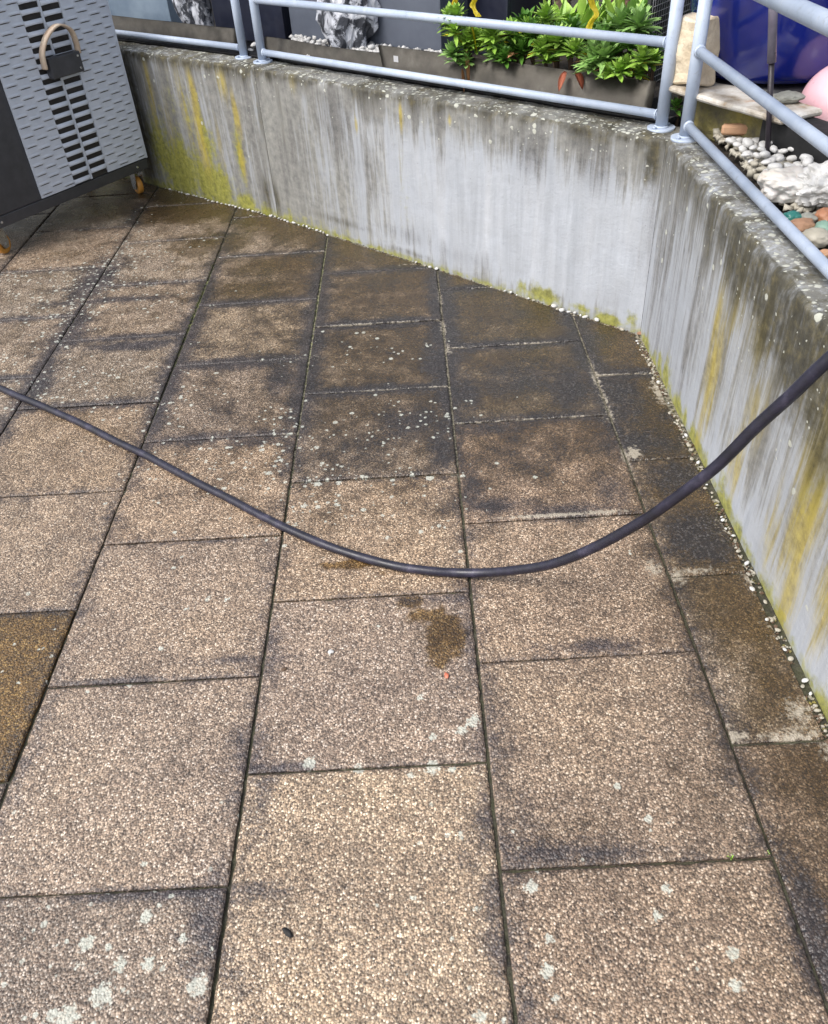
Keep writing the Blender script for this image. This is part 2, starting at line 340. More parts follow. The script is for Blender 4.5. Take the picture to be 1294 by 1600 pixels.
M_LIT = simple('lawn_ground', (.03, .05, .015), (.07, .09, .03), 5, .9)
M_WHITE = simple('white_label', (.75, .75, .78), (.82, .82, .84), 10, .5)

# ------------------------------------------------------------------ stain painting
def blobs(P, L):
    """sum of soft ellipses: (cx, cy, rx, ry, strength)"""
    o = np.zeros(len(P))
    for b in L:
        d = ((P[:, 0]-b[0])/b[2])**2+((P[:, 1]-b[1])/b[3])**2; o = np.maximum(o, b[4]*np.exp(-d*1.1))
    return o
def setattr_col(me, name, A):
    a = me.color_attributes.new(name, 'FLOAT_COLOR', 'POINT'); a.data.foreach_set('color', np.clip(A, 0, 1).astype(np.float32).ravel())
def gb(L):   # ground blobs given by photo point + radius in metres
    return [(*G(u, v)[:2], rx, ry, s) for u, v, rx, ry, s in L]

# corner points of the walls, ground plan
A0 = np.array([-2.35, 4.04]); SM = np.array([0.235, 1.925]); CN = np.array([1.716, 0.521]); E0 = np.array([1.717, -3.2])
WT = 0.67
def wdist(P, a, b):
    d = (b-a)/np.linalg.norm(b-a); n = np.array([d[1], -d[0]]); n = -n if n[0] > 0 or (abs(n[0]) < .3 and n[1] > 0) else n
    return (P[:, :2]-a)@n
PH = {-3: .237, -2: .0, -1: .24, 0: .003, 1: .2364, 2: .0077, 3: .2475}   # phase of cross joints in each column (column k lies between x=.5(k-1) and .5k)
PH = {k: (.24 if k % 2 == 0 else .004) for k in range(-6, 6)}
PH[0] = .2464; PH[1] = .003; PH[2] = .2364; PH[3] = .0077; PH[4] = .2475; PH[-1] = -.0187
PP = .48626

D_GRIME = gb([(150, 440, .10, .35, 1), (110, 520, .10, .22, .9), (60, 600, .08, .2, .8), (215, 330, .07, .3, .7), (215, 540, .28, .05, .9), (160, 470, .3, .04, .9), (380, 570, .22, .05, .85), (440, 590, .08, .16, .8),
              (560, 610, .26, .05, .8), (680, 560, .06, .3, .8), (640, 660, .14, .16, .75), (400, 690, .3, .04, .6), (690, 700, .06, .3, .7), (820, 590, .22, .14, .8), (730, 610, .06, .2, .8), (890, 600, .12, .2, .85), (760, 670, .2, .05, .7),
              (970, 620, .10, .22, .85), (1000, 690, .15, .10, .85), (1060, 740, .12, .10, .9), (1090, 840, .12, .13, 1.0), (780, 790, .16, .05, .7), (880, 800, .22, .045, .8), (735, 760, .05, .2, .6), (960, 770, .07, .12, .6), (1050, 650, .1, .06, .6),
              (270, 1395, .25, .018, .9), (330, 1430, .05, .14, .7), (430, 1200, .12, .02, .8), (900, 1335, .22, .03, .7), (800, 1340, .06, .06, .6), (735, 1000, .025, .2, .6), (760, 1260, .03, .16, .6), (780, 1450, .03, .14, .7),
              (930, 1010, .12, .025, .7), (960, 1330, .15, .03, .5), (820, 1270, .04, .08, .4), (1280, 1480, .05, .16, .95), (1240, 1440, .03, .08, .7), (700, 935, .14, .02, .6), (380, 1030, .14, .015, .6), (320, 845, .2, .018, .7), (170, 1065, .2, .014, .7),
              (60, 957, .2, .02, .6), (100, 770, .2, .02, .6), (130, 450, .2, .03, .6), (480, 640, .07, .2, .5), (420, 830, .03, .12, .4), (450, 720, .05, .16, .6), (570, 700, .3, .2, .42), (600, 560, .3, .2, .3), (350, 640, .2, .2, .35), (820, 700, .3, .2, .35), (410, 1240, .03, .1, .6), (190, 740, .03, .1, .5), (60, 1130, .02, .2, .4)])
D_WET_DARK = gb([(120, 300, .5, .25, .8), (180, 330, .3, .2, .8), (300, 330, .5, .22, .9), (480, 410, .5, .22, .85), (420, 450, .5, .2, .75), (620, 440, .3, .22, .95), (330, 380, .35, .18, .7), (760, 480, .25, .2, 1.0), (850, 500, .25, .2, 1.0), (950, 540, .2, .18, 1.0), (1000, 600, .16, .25, .95), (860, 570, .3, .25, .8), (1050, 700, .15, .25, .95), (760, 590, .25, .2, .7),
            (1090, 850, .11, .2, 1), (1010, 760, .1, .2, .6), (1180, 970, .08, .2, .75), (1200, 1060, .1, .16, .75), (1240, 1200, .1, .2, .6), (1140, 930, .12, .1, .8), (640, 500, .4, .2, .55), (560, 460, .3, .2, .7),
            (560, 600, .4, .25, .35), (820, 730, .3, .2, .5), (850, 760, .25, .2, .4), (700, 985, .05, .08, .5), (680, 1000, .05, .05, .45), (240, 300, .3, .2, .8), (120, 330, .5, .15, .9), (60, 345, .4, .15, .9), (1260, 1330, .1, .25, .5), (150, 500, .35, .4, .2), (900, 1300, .2, .12, .22), (870, 860, .14, .06, .3)])  # some entries darken the paving under the cabinet
D_PALE = gb([(500, 700, .02, .02, 0), (640, 412, .1, .01, .5), (1110, 890, .09, .02, .8), (1175, 900, .03, .05, .9), (1130, 770, .03, .04, .9), (1245, 1110, .035, .05, .6), (1120, 1358, .045, .022, .85), (1010, 715, .02, .01, 0), (1260, 1075, .02, .1, .8), (1210, 1010, .02, .1, .6), (1150, 1150, .03, .03, .6), (1020, 885, .04, .05, .55), (990, 705, .02, .04, .9),
             (930, 590, .014, .10, .8), (950, 655, .03, .03, .9), (1240, 1150, .08, .02, .6), (690, 500, .012, .1, .6), (700, 545, .02, .05, .7), (860, 805, .15, .008, .8), (940, 800, .1, .01, .7), (1100, 1150, .02, .03, .3), (1060, 900, .03, .04, .5), (350, 555, .25, .02, .35), (470, 560, .1, .02, .4)])
D_LICH = gb([(120, 440, .22, .25, .42), (170, 425, .2, .1, .5), (60, 470, .25, .2, .3), (130, 480, .18, .12, .45), (130, 590, .3, .12, .42), (70, 620, .25, .1, .3), (250, 630, .25, .12, .3), (330, 710, .25, .15, .25), (210, 400, .2, .12, .35), (280, 640, .3, .2, .2), (400, 740, .25, .12, .38), (430, 690, .08, .2, .55), (540, 745, .3, .03, .5), (480, 790, .2, .06, .35),
             (560, 680, .3, .1, .24), (600, 780, .3, .16, .2), (640, 650, .2, .1, .25), (520, 750, .2, .1, .3), (200, 1430, .2, .25, .12), (100, 1470, .2, .15, .14), (900, 1450, .4, .3, .04), (60, 540, .2, .2, .25), (140, 1020, .3, .5, .02), (230, 470, .2, .1, .25), (580, 545, .25, .05, .3), (500, 560, .3, .15, .12), (30, 440, .2, .1, .3)])
SPOTS = [(483, 1192, .022), (560, 1201, .018), (676, 1197, .024), (643, 1210, .013), (706, 1202, .013), (740, 1125, .022), (722, 1141, .018), (656, 1090, .013), (677, 1150, .014), (830, 1386, .020), (720, 1305, .012), (858, 1467, .013), (855, 1517, .018), (1013, 1281, .014), (1042, 1389, .014), (1027, 1430, .014), (1145, 1489, .018), (1150, 1540, .018), (310, 1540, .026), (160, 1556, .030), (105, 1590, .030), (135, 1475, .020), (230, 1433, .018), (187, 1510, .018), (232, 1507, .018), (80, 1590, .018), (286, 1468, .014), (124, 1508, .012), (225, 1350, .011), (750, 1588, .017), (325, 936, .012), (354, 937, .011), (292, 952, .010), (285, 870, .008), (452, 678, .016), (428, 677, .011), (698, 650, .014), (530, 753, .016), (672, 745, .020), (450, 815, .010), (646, 1403, .010), (745, 1420, .010), (590, 978, .008), (517, 1020, .007), (460, 820, .012), (605, 840, .012), (984, 862, .010), (475, 790, .014), (527, 788, .014), (495, 755, .02), (420, 740, .014), (800, 1300, .008), (870, 1560, .012)]

def paint_ground(P):
    x = P[:, 0]; y = P[:, 1]; k = np.floor(x/.5).astype(int)+1
    dx = np.abs(x-np.round(x/.5)*.5); ph = np.array([PH.get(int(i), 0) for i in range(-8, 9)])
    kk = np.clip(k+8, 0, 16); yy = y-ph[kk]; dy = np.abs(yy-np.round(yy/PP)*PP)
    d1 = -((P[:, :2]-CN)@np.array([.688, .725])); d1a = -((P[:, :2]-SM)@np.array([.634, .773])); d2 = CN[0]-x
    dw = np.minimum(np.where(x < .235, d1a, d1), d2)
    far = 1/(1+np.exp(-(y+.35)*5))             # the part of the patio that stays damp
    jn = np.exp(-(dx/.05)**2); jc = np.exp(-(dy/.035)**2)
    midg = far*np.exp(-((y-.6)/1.3)**2)
    grime = np.maximum(blobs(P, D_GRIME), np.maximum(jn, jc)*.85*midg+.26*midg*(x > .0))
    grime = np.maximum(grime, np.maximum(jn*.9, np.exp(-(dy/.012)**2))*.46)
    wet = np.maximum(blobs(P, D_WET_DARK), .98*np.exp(-(dw/.26)**2)*np.where(y < -.9, .7, 1))
    wet = np.maximum(wet, far*(.30+.46/(1+np.exp(-(x-.5)*6))))
    upr = 1/(1+np.exp(-(x-.35)*9))*far*np.exp(-((y-.35)/.75)**4)
    pale = np.maximum(blobs(P, D_PALE), np.exp(-(dy/.007)**2)*upr*.78)
    pale = np.maximum(pale, np.exp(-(dy/.006)**2)*np.exp(-((y-1.7)/.6)**2)*.6)
    pale = np.maximum(pale, np.exp(-((x-1.5)/.014)**2)*np.exp(-((y-.05)/.5)**2)*.75)
    pale = np.maximum(pale, np.exp(-((x-1.0)/.012)**2)*np.exp(-((y-.75)/.4)**2)*.6)
    pale = np.maximum(pale, np.exp(-((1.69-x)/.03)**2)*.62*(y < .35)*(.5+.5*np.sin(y*13)*np.sin(y*5.3+1)))
    mod = np.array([noise.noise(Vector((a_*7, b_*7, 3.))) for a_, b_ in P[:, :2]]); pale = pale*np.clip(.72+mod*1.1, .15, 1.1)
    moss = np.exp(-((x-.5)/.008)**2)*np.exp(-((y-.9)/.8)**2)*.55+np.exp(-((x-0)/.01)**2)*np.exp(-((y-1.0)/.6)**2)*.6
    moss = np.maximum(moss, np.exp(-(dw/.035)**2)*.30)
    A = np.stack([grime, wet, pale, moss], 1)
    sp = np.zeros(len(P))
    for u, v, r in SPOTS:
        c = G(u, v); d = np.hypot(x-c[0], y-c[1]); sp = np.maximum(sp, np.clip(1.2-d/(r*.66)*.75, 0, 1))
    ow = blobs(P, gb([(700, 990, .055, .08, 1.0), (690, 1020, .06, .05, .8), (672, 960, .06, .04, .85), (640, 940, .05, .03, .8), (545, 882, .11, .025, .75), (600, 895, .05, .02, .4)]))  # last two blobs tint a brown mark below the hose
    lc = x < -.5+.0; zs = (k == 0)&(y < PH[0]-2*PP)&(y > PH[0]-3*PP)
    ow = np.maximum(ow, np.where(zs, .8, 0))
    B = np.stack([sp, np.clip(blobs(P, D_LICH)*1.7+.85*np.exp(-((x+.5)/.07)**2)*np.exp(-((y-1.35)/.55)**2)+.5*np.exp(-((dy)/.03)**2)*np.exp(-((y-1.4)/.5)**2)*(x < .1), 0, 1), ow, np.ones(len(P))], 1)
    return A, B

TINTS = [(580, 1400, (1.22, 1.17, 1.08)), (230, 1200, (1.0, .97, .98)), (150, 1500, (.84, .83, .86)), (580, 1060, (.96, .93, .96)), (1000, 1180, (.90, .85, .82)), (1000, 1480, (.92, .86, .82)), (890, 950, (1.02, .95, .90)), (1240, 1250, (.74, .67, .61)),
         (270, 950, (1.0, .96, .95)), (60, 870, (1.02, .97, .92)), (80, 720, (1.0, .93, .84)), (590, 850, (1.10, 1.02, .93)), (820, 740, (.95, .86, .80)), (320, 790, (1.08, 1.0, .92)), (590, 680, (.86, .84, .84)), (360, 630, (.90, .87, .86)), (400, 510, (1.0, .96, .87)), (600, 560, (.84, .81, .76)), (60, 1080, (1.02, .96, .80))]
def build_paving():
    V, Fc, T = [], [], []; off = 0
    n1 = np.array([.688, .725]); n1a = np.array([.634, .773])
    def axis(a, b, fine):
        m = max(2, int((b-a)/fine)); mid = np.linspace(a+.012, b-.012, m); return np.concatenate([[a, a+.003, a+.007], mid, [b-.007, b-.003, b]])
    for k in range(-5, 5):
        xa, xb = .5*(k-1)+.0036, .5*k-.0036
        for j in range(-6, 10):
            ya = PH.get(k, 0)+j*PP+.0026; yb = ya+PP-.0052
            if yb < -2.9 or ya > 4.0 or xa > 1.70: continue
            cx_, cy_ = (xa+xb)/2, (ya+yb)/2
            near = -1.5 < cx_ and -2.0 < cy_ < 3.0
            xs = axis(xa, xb, .009 if near else .05); ys = axis(ya, yb, .009 if near else .05)
            X, Y = np.meshgrid(xs, ys, indexing='ij'); nx, ny = X.shape
            c4 = np.array([[xa, ya], [xb, ya], [xa, yb], [xb, yb]])
            def lim(p): return min(-(p-CN)@n1, 9) if True else 0
            ins = [(-(p-CN)@n1 > .014) and (-(p-SM)@n1a > .014) and p[0] < CN[0]-.018 for p in c4]
            if not any(ins) and not (-(np.array([cx_, cy_])-CN)@n1 > 0): continue
            ed = np.minimum(np.minimum(X-xa, xb-X), np.minimum(Y-ya, yb-Y))
            tz = rng.normal(0, .0011); tx, ty = rng.normal(0, .0022, 2)
            Z = tz+tx*(X-cx_)+ty*(Y-cy_)-.0035*np.clip(1-ed/.007, 0, 1)**2
            jit = np.zeros_like(X); jy = np.zeros_like(X)
            if near:
                flat = np.stack([X.ravel(), Y.ravel()], 1)
                q = np.array([noise.noise(Vector((a*38, b*38, k+j*.37))) for a, b in flat]).reshape(X.shape)
                q2 = np.array([noise.noise(Vector((a*90, b*90, 7.7+k))) for a, b in flat]).reshape(X.shape)
                sx = np.where(X < cx_, 1, -1); sy = np.where(Y < cy_, 1, -1)
                ex = np.exp(-np.minimum(X-xa, xb-X)/.006); ey = np.exp(-np.minimum(Y-ya, yb-Y)/.006)
                jit = sx*ex*(q*.5+q2*.6)*.0018; jy = sy*ey*(q*.5-q2*.6)*.0014
                Z = Z+q2*.0005-np.clip(q-.25, 0, 1)*.012*np.exp(-ed/.006)
            bm = bmesh.new(); vs = [bm.verts.new((a, b, c)) for a, b, c in zip((X+jit).ravel(), (Y+jy).ravel(), Z.ravel())]
            fcs = [bm.faces.new((vs[i*ny+jj], vs[(i+1)*ny+jj], vs[(i+1)*ny+jj+1], vs[i*ny+jj+1])) for i in range(nx-1) for jj in range(ny-1)]
            if not all(ins):
                for co, no in (((CN[0]-.020*n1[0], CN[1]-.020*n1[1], 0), (n1[0], n1[1], 0)), ((SM[0]-.018*n1a[0], SM[1]-.018*n1a[1], 0), (n1a[0], n1a[1], 0)), ((CN[0]-.026, 0, 0), (1, 0, 0))):
                    if no[0] == n1a[0] and cx_ > .6: continue
                    if no[0] == 1 and cx_ < 1: continue
                    if no[0] == n1[0] and cx_ < -.3: continue
                    if not bm.faces: break
                    bmesh.ops.bisect_plane(bm, geom=bm.verts[:]+bm.edges[:]+bm.faces[:], plane_co=co, plane_no=no, clear_outer=True)
                if not bm.faces: bm.free(); continue
            be = [e for e in bm.edges if e.is_boundary]
            r = bmesh.ops.extrude_edge_only(bm, edges=be)
            for v in r['geom']:
                if isinstance(v, bmesh.types.BMVert): v.co.z = -.03
            bm.verts.index_update()
            P = np.array([v.co[:] for v in bm.verts]); V.append(P)
            Fc += [[v.index+off for v in f.verts] for f in bm.faces]; off += len(P); bm.free()
            g = 1+rng.normal(0, .07); wv = rng.normal(0, .025)
            if k == 0 and abs((ya-PH[0])/PP+1) < .6: g = 1.0
            for u_, v_, t_ in TINTS:
                p_ = G(u_, v_)
                if xa-.005 < p_[0] < xb+.005 and ya-.003 < p_[1] < yb+.003: T.append(np.tile([*t_, 1], (len(P), 1))); break
            else: T.append(np.tile([g*(1+wv), g, g*(1-wv), 1], (len(P), 1)))
    V = np.concatenate(V); T = np.concatenate(T)
    me = bpy.data.meshes.new('patio_paving'); me.from_pydata(V.tolist(), [], Fc); A, B = paint_ground(V)
    setattr_col(me, 'stain', A); setattr_col(me, 'stain2', B)
    a = me.color_attributes.new('tint', 'FLOAT_COLOR', 'POINT'); a.data.foreach_set('color', T.astype(np.float32).ravel())
    o = link('patio_paving', me, M_PAVE); tag(o, kind='structure'); o['label'] = 'square exposed aggregate paving slabs of the patio, damp and stained'
    # the dirt under and between the slabs
    xs = np.linspace(-2.6, 1.75, 220); ys = np.linspace(-2.9, 4.2, 360); X, Y = np.meshgrid(xs, ys, indexing='ij')
    P = np.stack([X.ravel(), Y.ravel(), np.full(X.size, -.009)], 1)
    q = np.array([noise.noise(Vector((a*30, b*30, 0))) for a, b in P[:, :2]]); P[:, 2] += q*.003
    ny = len(ys); fc = [(i*ny+j, (i+1)*ny+j, (i+1)*ny+j+1, i*ny+j+1) for i in range(len(xs)-1) for j in range(ny-1)]
    me = bpy.data.meshes.new('joint_dirt'); me.from_pydata(P.tolist(), [], fc)
    x, y = P[:, 0], P[:, 1]
    mo = .9*np.exp(-((x-.5)/.03)**2)*np.exp(-((y-.9)/.8)**2)+.9*np.exp(-(x/.03)**2)*np.exp(-((y-1.05)/.55)**2)+.18
    pa = 1/(1+np.exp(-(x-.35)*9))*np.exp(-((y-.5)/.7)**4)*.8+.5*np.exp(-((y-1.7)/.5)**2)+.08
    setattr_col(me, 'stain', np.stack([mo, pa, mo*0, mo*0+1], 1))
    o = link('joint_dirt', me, M_JOINT, smooth=True); tag(o, kind='structure')
    bm = bmesh.new(); box(bm, -40, 40, -40, 60, -.5, -.035); o = obj('ground', bm, M_LIT); tag(o, kind='structure')
build_paving()

# ------------------------------------------------------------------ concrete walls
def build_wall(a, b, k0, k1, thick, label, stains, fine=.008, s0=None, s1=None):
    d = (b-a); L = np.linalg.norm(d); d /= L; nb = np.array([-d[1], d[0]])     # nb points behind the face
    if nb@(np.array([3., 3.])-a) < 0: nb = -nb
    ang = math.atan2(d[1], d[0]); flip = (np.array([-d[1], d[0]])@nb) < 0
    prof = [(0, z) for z in np.arange(-.03, WT-.015, fine)]
    prof += [(.013*(1-math.cos(t)), WT-.013+.013*math.sin(t)) for t in np.linspace(0, math.pi/2, 5)]
    prof += [(t, WT) for t in np.arange(.02, thick-.015, fine)]
    prof += [(thick-.012+.012*math.sin(t), WT-.012+.012*math.cos(t)) for t in np.linspace(0, math.pi/2, 4)]+[(thick, WT-.3)]
    prof = np.array(prof); m = len(prof)
    lo, hi = (0, L) if s0 is None else (s0, s1)
    ns = int((hi-lo)/fine)
    base = np.concatenate([np.linspace(0, lo, max(2, int(lo/.06)))[:-1] if lo > 0 else [], np.linspace(lo, hi, ns), np.linspace(hi, L, max(2, int((L-hi)/.06)))[1:] if hi < L else []])
    S = base[:, None]/L; s = (0+k0*prof[None, :, 0])*(1-S)+(L+k1*prof[None, :, 0])*S
    Tt = np.broadcast_to(prof[None, :, 0], s.shape).copy(); Z = np.broadcast_to(prof[None, :, 1], s.shape).copy()
    sf, tf, zf = s.ravel(), Tt.ravel(), Z.ravel(); h = L*.37
    q = np.array([noise.noise(Vector((x*22+h, t*22, z*14))) for x, t, z in zip(sf, tf, zf)])
    q2 = np.array([noise.noise(Vector((x*70+h, t*70, z*60))) for x, t, z in zip(sf, tf, zf)])
    q3 = np.array([noise.noise(Vector((x*3+h, t*3, z*2))) for x, t, z in zip(sf, tf, zf)])
    edge = np.exp(-((tf/.03)**2+((zf-WT)/.03)**2)); top = (zf > WT-.004)*1.
    fd = np.clip(np.minimum(sf-k0*tf, (L+k1*tf)-sf)/.02, 0, 1); edge = edge*fd; q3 = q3*fd; q = q*fd
    y = tf+edge*(q*.009+q2*.004+.003)+(1-top)*(q*.0012+q3*.003)
    z = zf-edge*(.004+q*.006+q2*.003)+top*(q*.003+q2*.0016)*(1-edge)
    # plain local frame: x along, y to the back, z up
    V = np.stack([sf, y if not flip else -y, z], 1); n = len(base)
    fc = [(i*m+j, (i+1)*m+j, (i+1)*m+j+1, i*m+j+1) for i in range(n-1) for j in range(m-1)]
    if flip: fc = [f[::-1] for f in fc]
    me = bpy.data.meshes.new('concrete_wall'); me.from_pydata(V.tolist(), [], fc)
    A = np.zeros((len(V), 4)); B = np.zeros((len(V), 4)); B[:, 3] = 1
    stains(sf, tf, zf, A, B, a, d)
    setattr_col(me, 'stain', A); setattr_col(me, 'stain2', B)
    o = link('concrete_wall', me, M_WALL, smooth=True); o.location = (a[0], a[1], 0); o.rotation_euler = (0, 0, ang)
    tag(o, label, 'wall'); return o
def wb(a, b, L):  # wall blobs by photo point -> (s, z, rs, rz, strength)
    out = []; d = (b-a)/np.linalg.norm(b-a)
    for u, v, rs, rz, st in L:
        p = PL(u, v, a, b); out.append(((p[:2]-a)@d, p[2], rs, rz, st))
    return out
def band(z, z0, w): return 1/(1+np.exp(-(z-z0)/w))
def st_left(s, t, z, A, B, a, d):
    P = np.stack([s, z], 1); a_, b_ = A0, SM; top = band(t+(z-WT)*1, .0, .004)
    r = np.array([noise.noise(Vector((x*9, 3.3, 0))) for x in s]); dz = (WT-z)
    A[:, 0] = np.maximum(np.exp(-(dz/(.055+.05*r))**2)*.85*(t < .012), blobs(P, wb(a_, b_, [(205, 160, .13, .5, 1.0), (228, 250, .08, .2, .95), (180, 120, .2, .5, 1), (380, 110, .05, .07, .9), (405, 170, .035, .3, .5), (418, 300, .035, .12, .7)])))  # first blobs darken the wall beside the cabinet
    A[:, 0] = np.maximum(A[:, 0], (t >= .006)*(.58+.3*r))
    A[:, 1] = blobs(P, wb(a_, b_, [(233, 130, .020, .16, .9), (240, 180, .02, .14, .6), (300, 140, .024, .12, .95), (308, 190, .030, .14, 1.), (318, 235, .034, .14, .95), (345, 125, .032, .09, .8), (370, 180, .022, .09, .85), (262, 190, .03, .18, .5), (378, 250, .020, .1, .8), (285, 160, .03, .2, .4), (345, 230, .03, .14, .4)]))
    A[:, 2] = np.maximum(blobs(P, wb(a_, b_, [(285, 265, .18, .17, 1.1), (335, 290, .16, .14, 1.1), (250, 230, .12, .20, .8), (385, 318, .1, .06, .9), (325, 225, .08, .14, .7), (375, 245, .03, .14, .7), (300, 180, .15, .2, .3)])), np.exp(-(z/.05)**2)*.6)
    A[:, 3] = .40
    B[:, 0] = np.where(t > .004, .6, .04*np.exp(-(dz/.2)**2)); B[:, 2] = .70
def st_mid(s, t, z, A, B, a, d):
    P = np.stack([s, z], 1); a_, b_ = SM, CN; dz = WT-z; L = np.linalg.norm(CN-SM); f = s/L
    r = np.array([noise.noise(Vector((x*8, 9.3, 0)))+.5*noise.noise(Vector((x*25, 1.3, 0))) for x in s])
    A[:, 0] = np.exp(-(dz/(.045+.05*r))**2)*.72*(t < .012)
    A[:, 0] = np.maximum(A[:, 0], blobs(P, wb(a_, b_, [(1018, 245, .04, .12, 1.0), (1010, 215, .07, .06, .9), (436, 160, .022, .2, .45), (432, 310, .03, .14, .8), (418, 115, .04, .05, .9), (700, 165, .2, .02, .6), (600, 150, .2, .02, .7), (860, 460, .1, .02, .5), (640, 395, .2, .02, .5), (530, 345, .25, .025, .55)])))
    A[:, 0] = np.maximum(A[:, 0], (t >= .006)*(.50+.35*r))
    A[:, 1] = blobs(P, wb(a_, b_, [(557, 195, .010, .04, 1.), (626, 180, .012, .05, .95), (702, 188, .012, .025, .8), (455, 125, .03, .05, .4), (620, 260, .015, .12, .2)]))
    A[:, 2] = np.maximum(blobs(P, wb(a_, b_, [(850, 462, .07, .035, 1.1), (815, 450, .03, .04, .7), (950, 500, .06, .03, 1.1), (905, 480, .05, .02, .7), (630, 300, .05, .2, .18), (985, 500, .03, .04, .6)])), np.exp(-(z/.018)**2)*.62*(1-.4*f))
    A[:, 2] = np.maximum(A[:, 2], np.exp(-(z/.05)**2)*.5*np.clip(1-f*2.2, 0, 1))
    A[:, 3] = np.maximum(np.exp(-(dz/.15)**2)*(.45+.35*r), blobs(P, wb(a_, b_, [(520, 180, .18, .22, .72), (560, 250, .1, .2, .50), (470, 230, .1, .3, .5), (830, 235, .14, .12, .75), (930, 250, .12, .14, .75), (700, 230, .1, .2, .25), (1020, 330, .05, .3, .45), (720, 400, .2, .05, .4), (640, 370, .14, .05, .5), (450, 260, .1, .3, .3), (960, 470, .1, .1, .32)])))
    B[:, 0] = np.maximum(np.where(t > .004, .72, .08*np.exp(-(dz/.07)**2)), blobs(P, wb(a_, b_, [(830, 215, .12, .05, .22), (950, 225, .15, .05, .22), (600, 160, .3, .05, .06)]))*(t < .01)+(t > .004)*.72)
    B[:, 2] = np.maximum(np.exp(-(dz/.16)**2)*.85, np.clip(.95-f*1.7, 0, 1)); B[:, 2] = np.maximum(B[:, 2], np.exp(-(z/.06)**2)*.45)
def st_right(s, t, z, A, B, a, d):
    P = np.stack([s, z], 1); a_, b_ = CN, E0; dz = WT-z
    r = np.array([noise.noise(Vector((x*8, 4.3, 0)))+.6*noise.noise(Vector((x*22, 7.3, 0))) for x in s])
    depth = .05+.16*band(s, .68, .16)
    A[:, 0] = np.exp(-(np.maximum(dz-depth*.6*(1+r*.5), 0)/(.09))**2)*(.62+.25*band(s, .6, .1))*(t < .012)
    A[:, 0] = np.maximum(A[:, 0], blobs(P, wb(a_, b_, [(1250, 560, .14, .18, 1.05), (1200, 500, .09, .17, 1.0), (1160, 440, .07, .12, .9), (1280, 700, .08, .12, .8), (1275, 640, .12, .12, .9), (1110, 380, .05, .10, .65), (1290, 560, .2, .2, 1.0)])))
    A[:, 0] = np.maximum(A[:, 0], (t >= .006)*(.44+.35*r))
    A[:, 1] = blobs(P, wb(a_, b_, [(1110, 600, .045, .18, .75), (1120, 500, .04, .12, .55), (1095, 660, .04, .12, .6), (1150, 720, .05, .12, .75), (1155, 480, .04, .10, .6), (1190, 530, .06, .10, .65), (1255, 830, .060, .18, 1.0), (1270, 720, .07, .14, .75), (1235, 920, .05, .14, .95), (1205, 830, .04, .14, .6), (1290, 640, .10, .12, .6), (1225, 990, .03, .08, .6), (1290, 940, .06, .14, .6), (1180, 640, .06, .12, .4)]))
    A[:, 2] = np.maximum(np.exp(-(z/(.035+.02*r))**2)*(.62+.5*r), blobs(P, wb(a_, b_, [(1040, 600, .06, .10, .8), (1070, 660, .05, .06, .7), (1030, 570, .04, .06, .7), (1130, 760, .03, .05, .7), (1270, 780, .05, .1, .4)])))
    A[:, 3] = np.maximum(.50*np.exp(-((s-.3)/.5)**2), blobs(P, wb(a_, b_, [(1060, 330, .08, .3, .55), (1090, 430, .06, .25, .5), (1130, 560, .04, .2, .4), (1200, 700, .1, .2, .45), (1005, 450, .03, .3, .2), (1180, 640, .02, .15, .5)])))
    B[:, 0] = np.where(t > .004, .75, .06*np.exp(-(dz/.3)**2)); B[:, 2] = np.maximum(.62*np.exp(-(dz/.35)**2), .55*band(s, .45, .1)*band(z, .12, .04))
mit = math.tan(math.radians((90-43.5)/2))
d1_ = (SM-A0)/np.linalg.norm(SM-A0); d2_ = (CN-SM)/np.linalg.norm(CN-SM)
LW = np.linalg.norm(SM-A0)
bd_ = math.tan((math.atan2(d1_[1], d1_[0])-math.atan2(d2_[1], d2_[0]))/2)
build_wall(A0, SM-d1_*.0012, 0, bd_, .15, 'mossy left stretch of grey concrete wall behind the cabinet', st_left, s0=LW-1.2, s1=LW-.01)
build_wall(SM+d2_*.0012, CN-d2_*.0008, -bd_+0, mit, .15, 'pale middle stretch of streaked concrete wall between seam and corner', st_mid)
build_wall(CN+np.array([0, -.0008]), E0, -mit, 0, .13, 'right stretch of concrete wall with ochre runs, behind the raised hose', st_right, s0=.01, s1=2.2)

# pebbles in the gap at the wall foot
def pebble_mesh(i, mat):
    bm = bmesh.new(); rock(bm, 1, .75, .5, 2, .16, i+1, 1.2); me = bpy.data.meshes.new('pebble'); bm.to_mesh(me); bm.free(); me.materials.append(mat)
    me.polygons.foreach_set('use_smooth', [True]*len(me.polygons)); return me
PEBM = [pebble_mesh(i, M_PEB) for i in range(5)]; PEBC = [pebble_mesh(i+9, M_PEBD) for i in range(4)]
def pebble(x, y, z, r, label, group, ms=PEBM):
    o = bpy.data.objects.new('pebble', random.choice(ms)); COL.objects.link(o); o.location = (x, y, z); o.scale = (r, r*random.uniform(.8, 1.1), r*random.uniform(.75, 1.1))
    o.rotation_euler = (random.uniform(-.3, .3), random.uniform(-.3, .3), random.uniform(0, 6.3)); tag(o, label, 'pebble', group); return o
def along(a, b, f): return a+(b-a)*f
GP = 'pale pebbles in the gap at the wall foot'; GL = 'small pale pebble lodged in the gap between paving and concrete wall'
nrm1 = np.array([.688, .725])
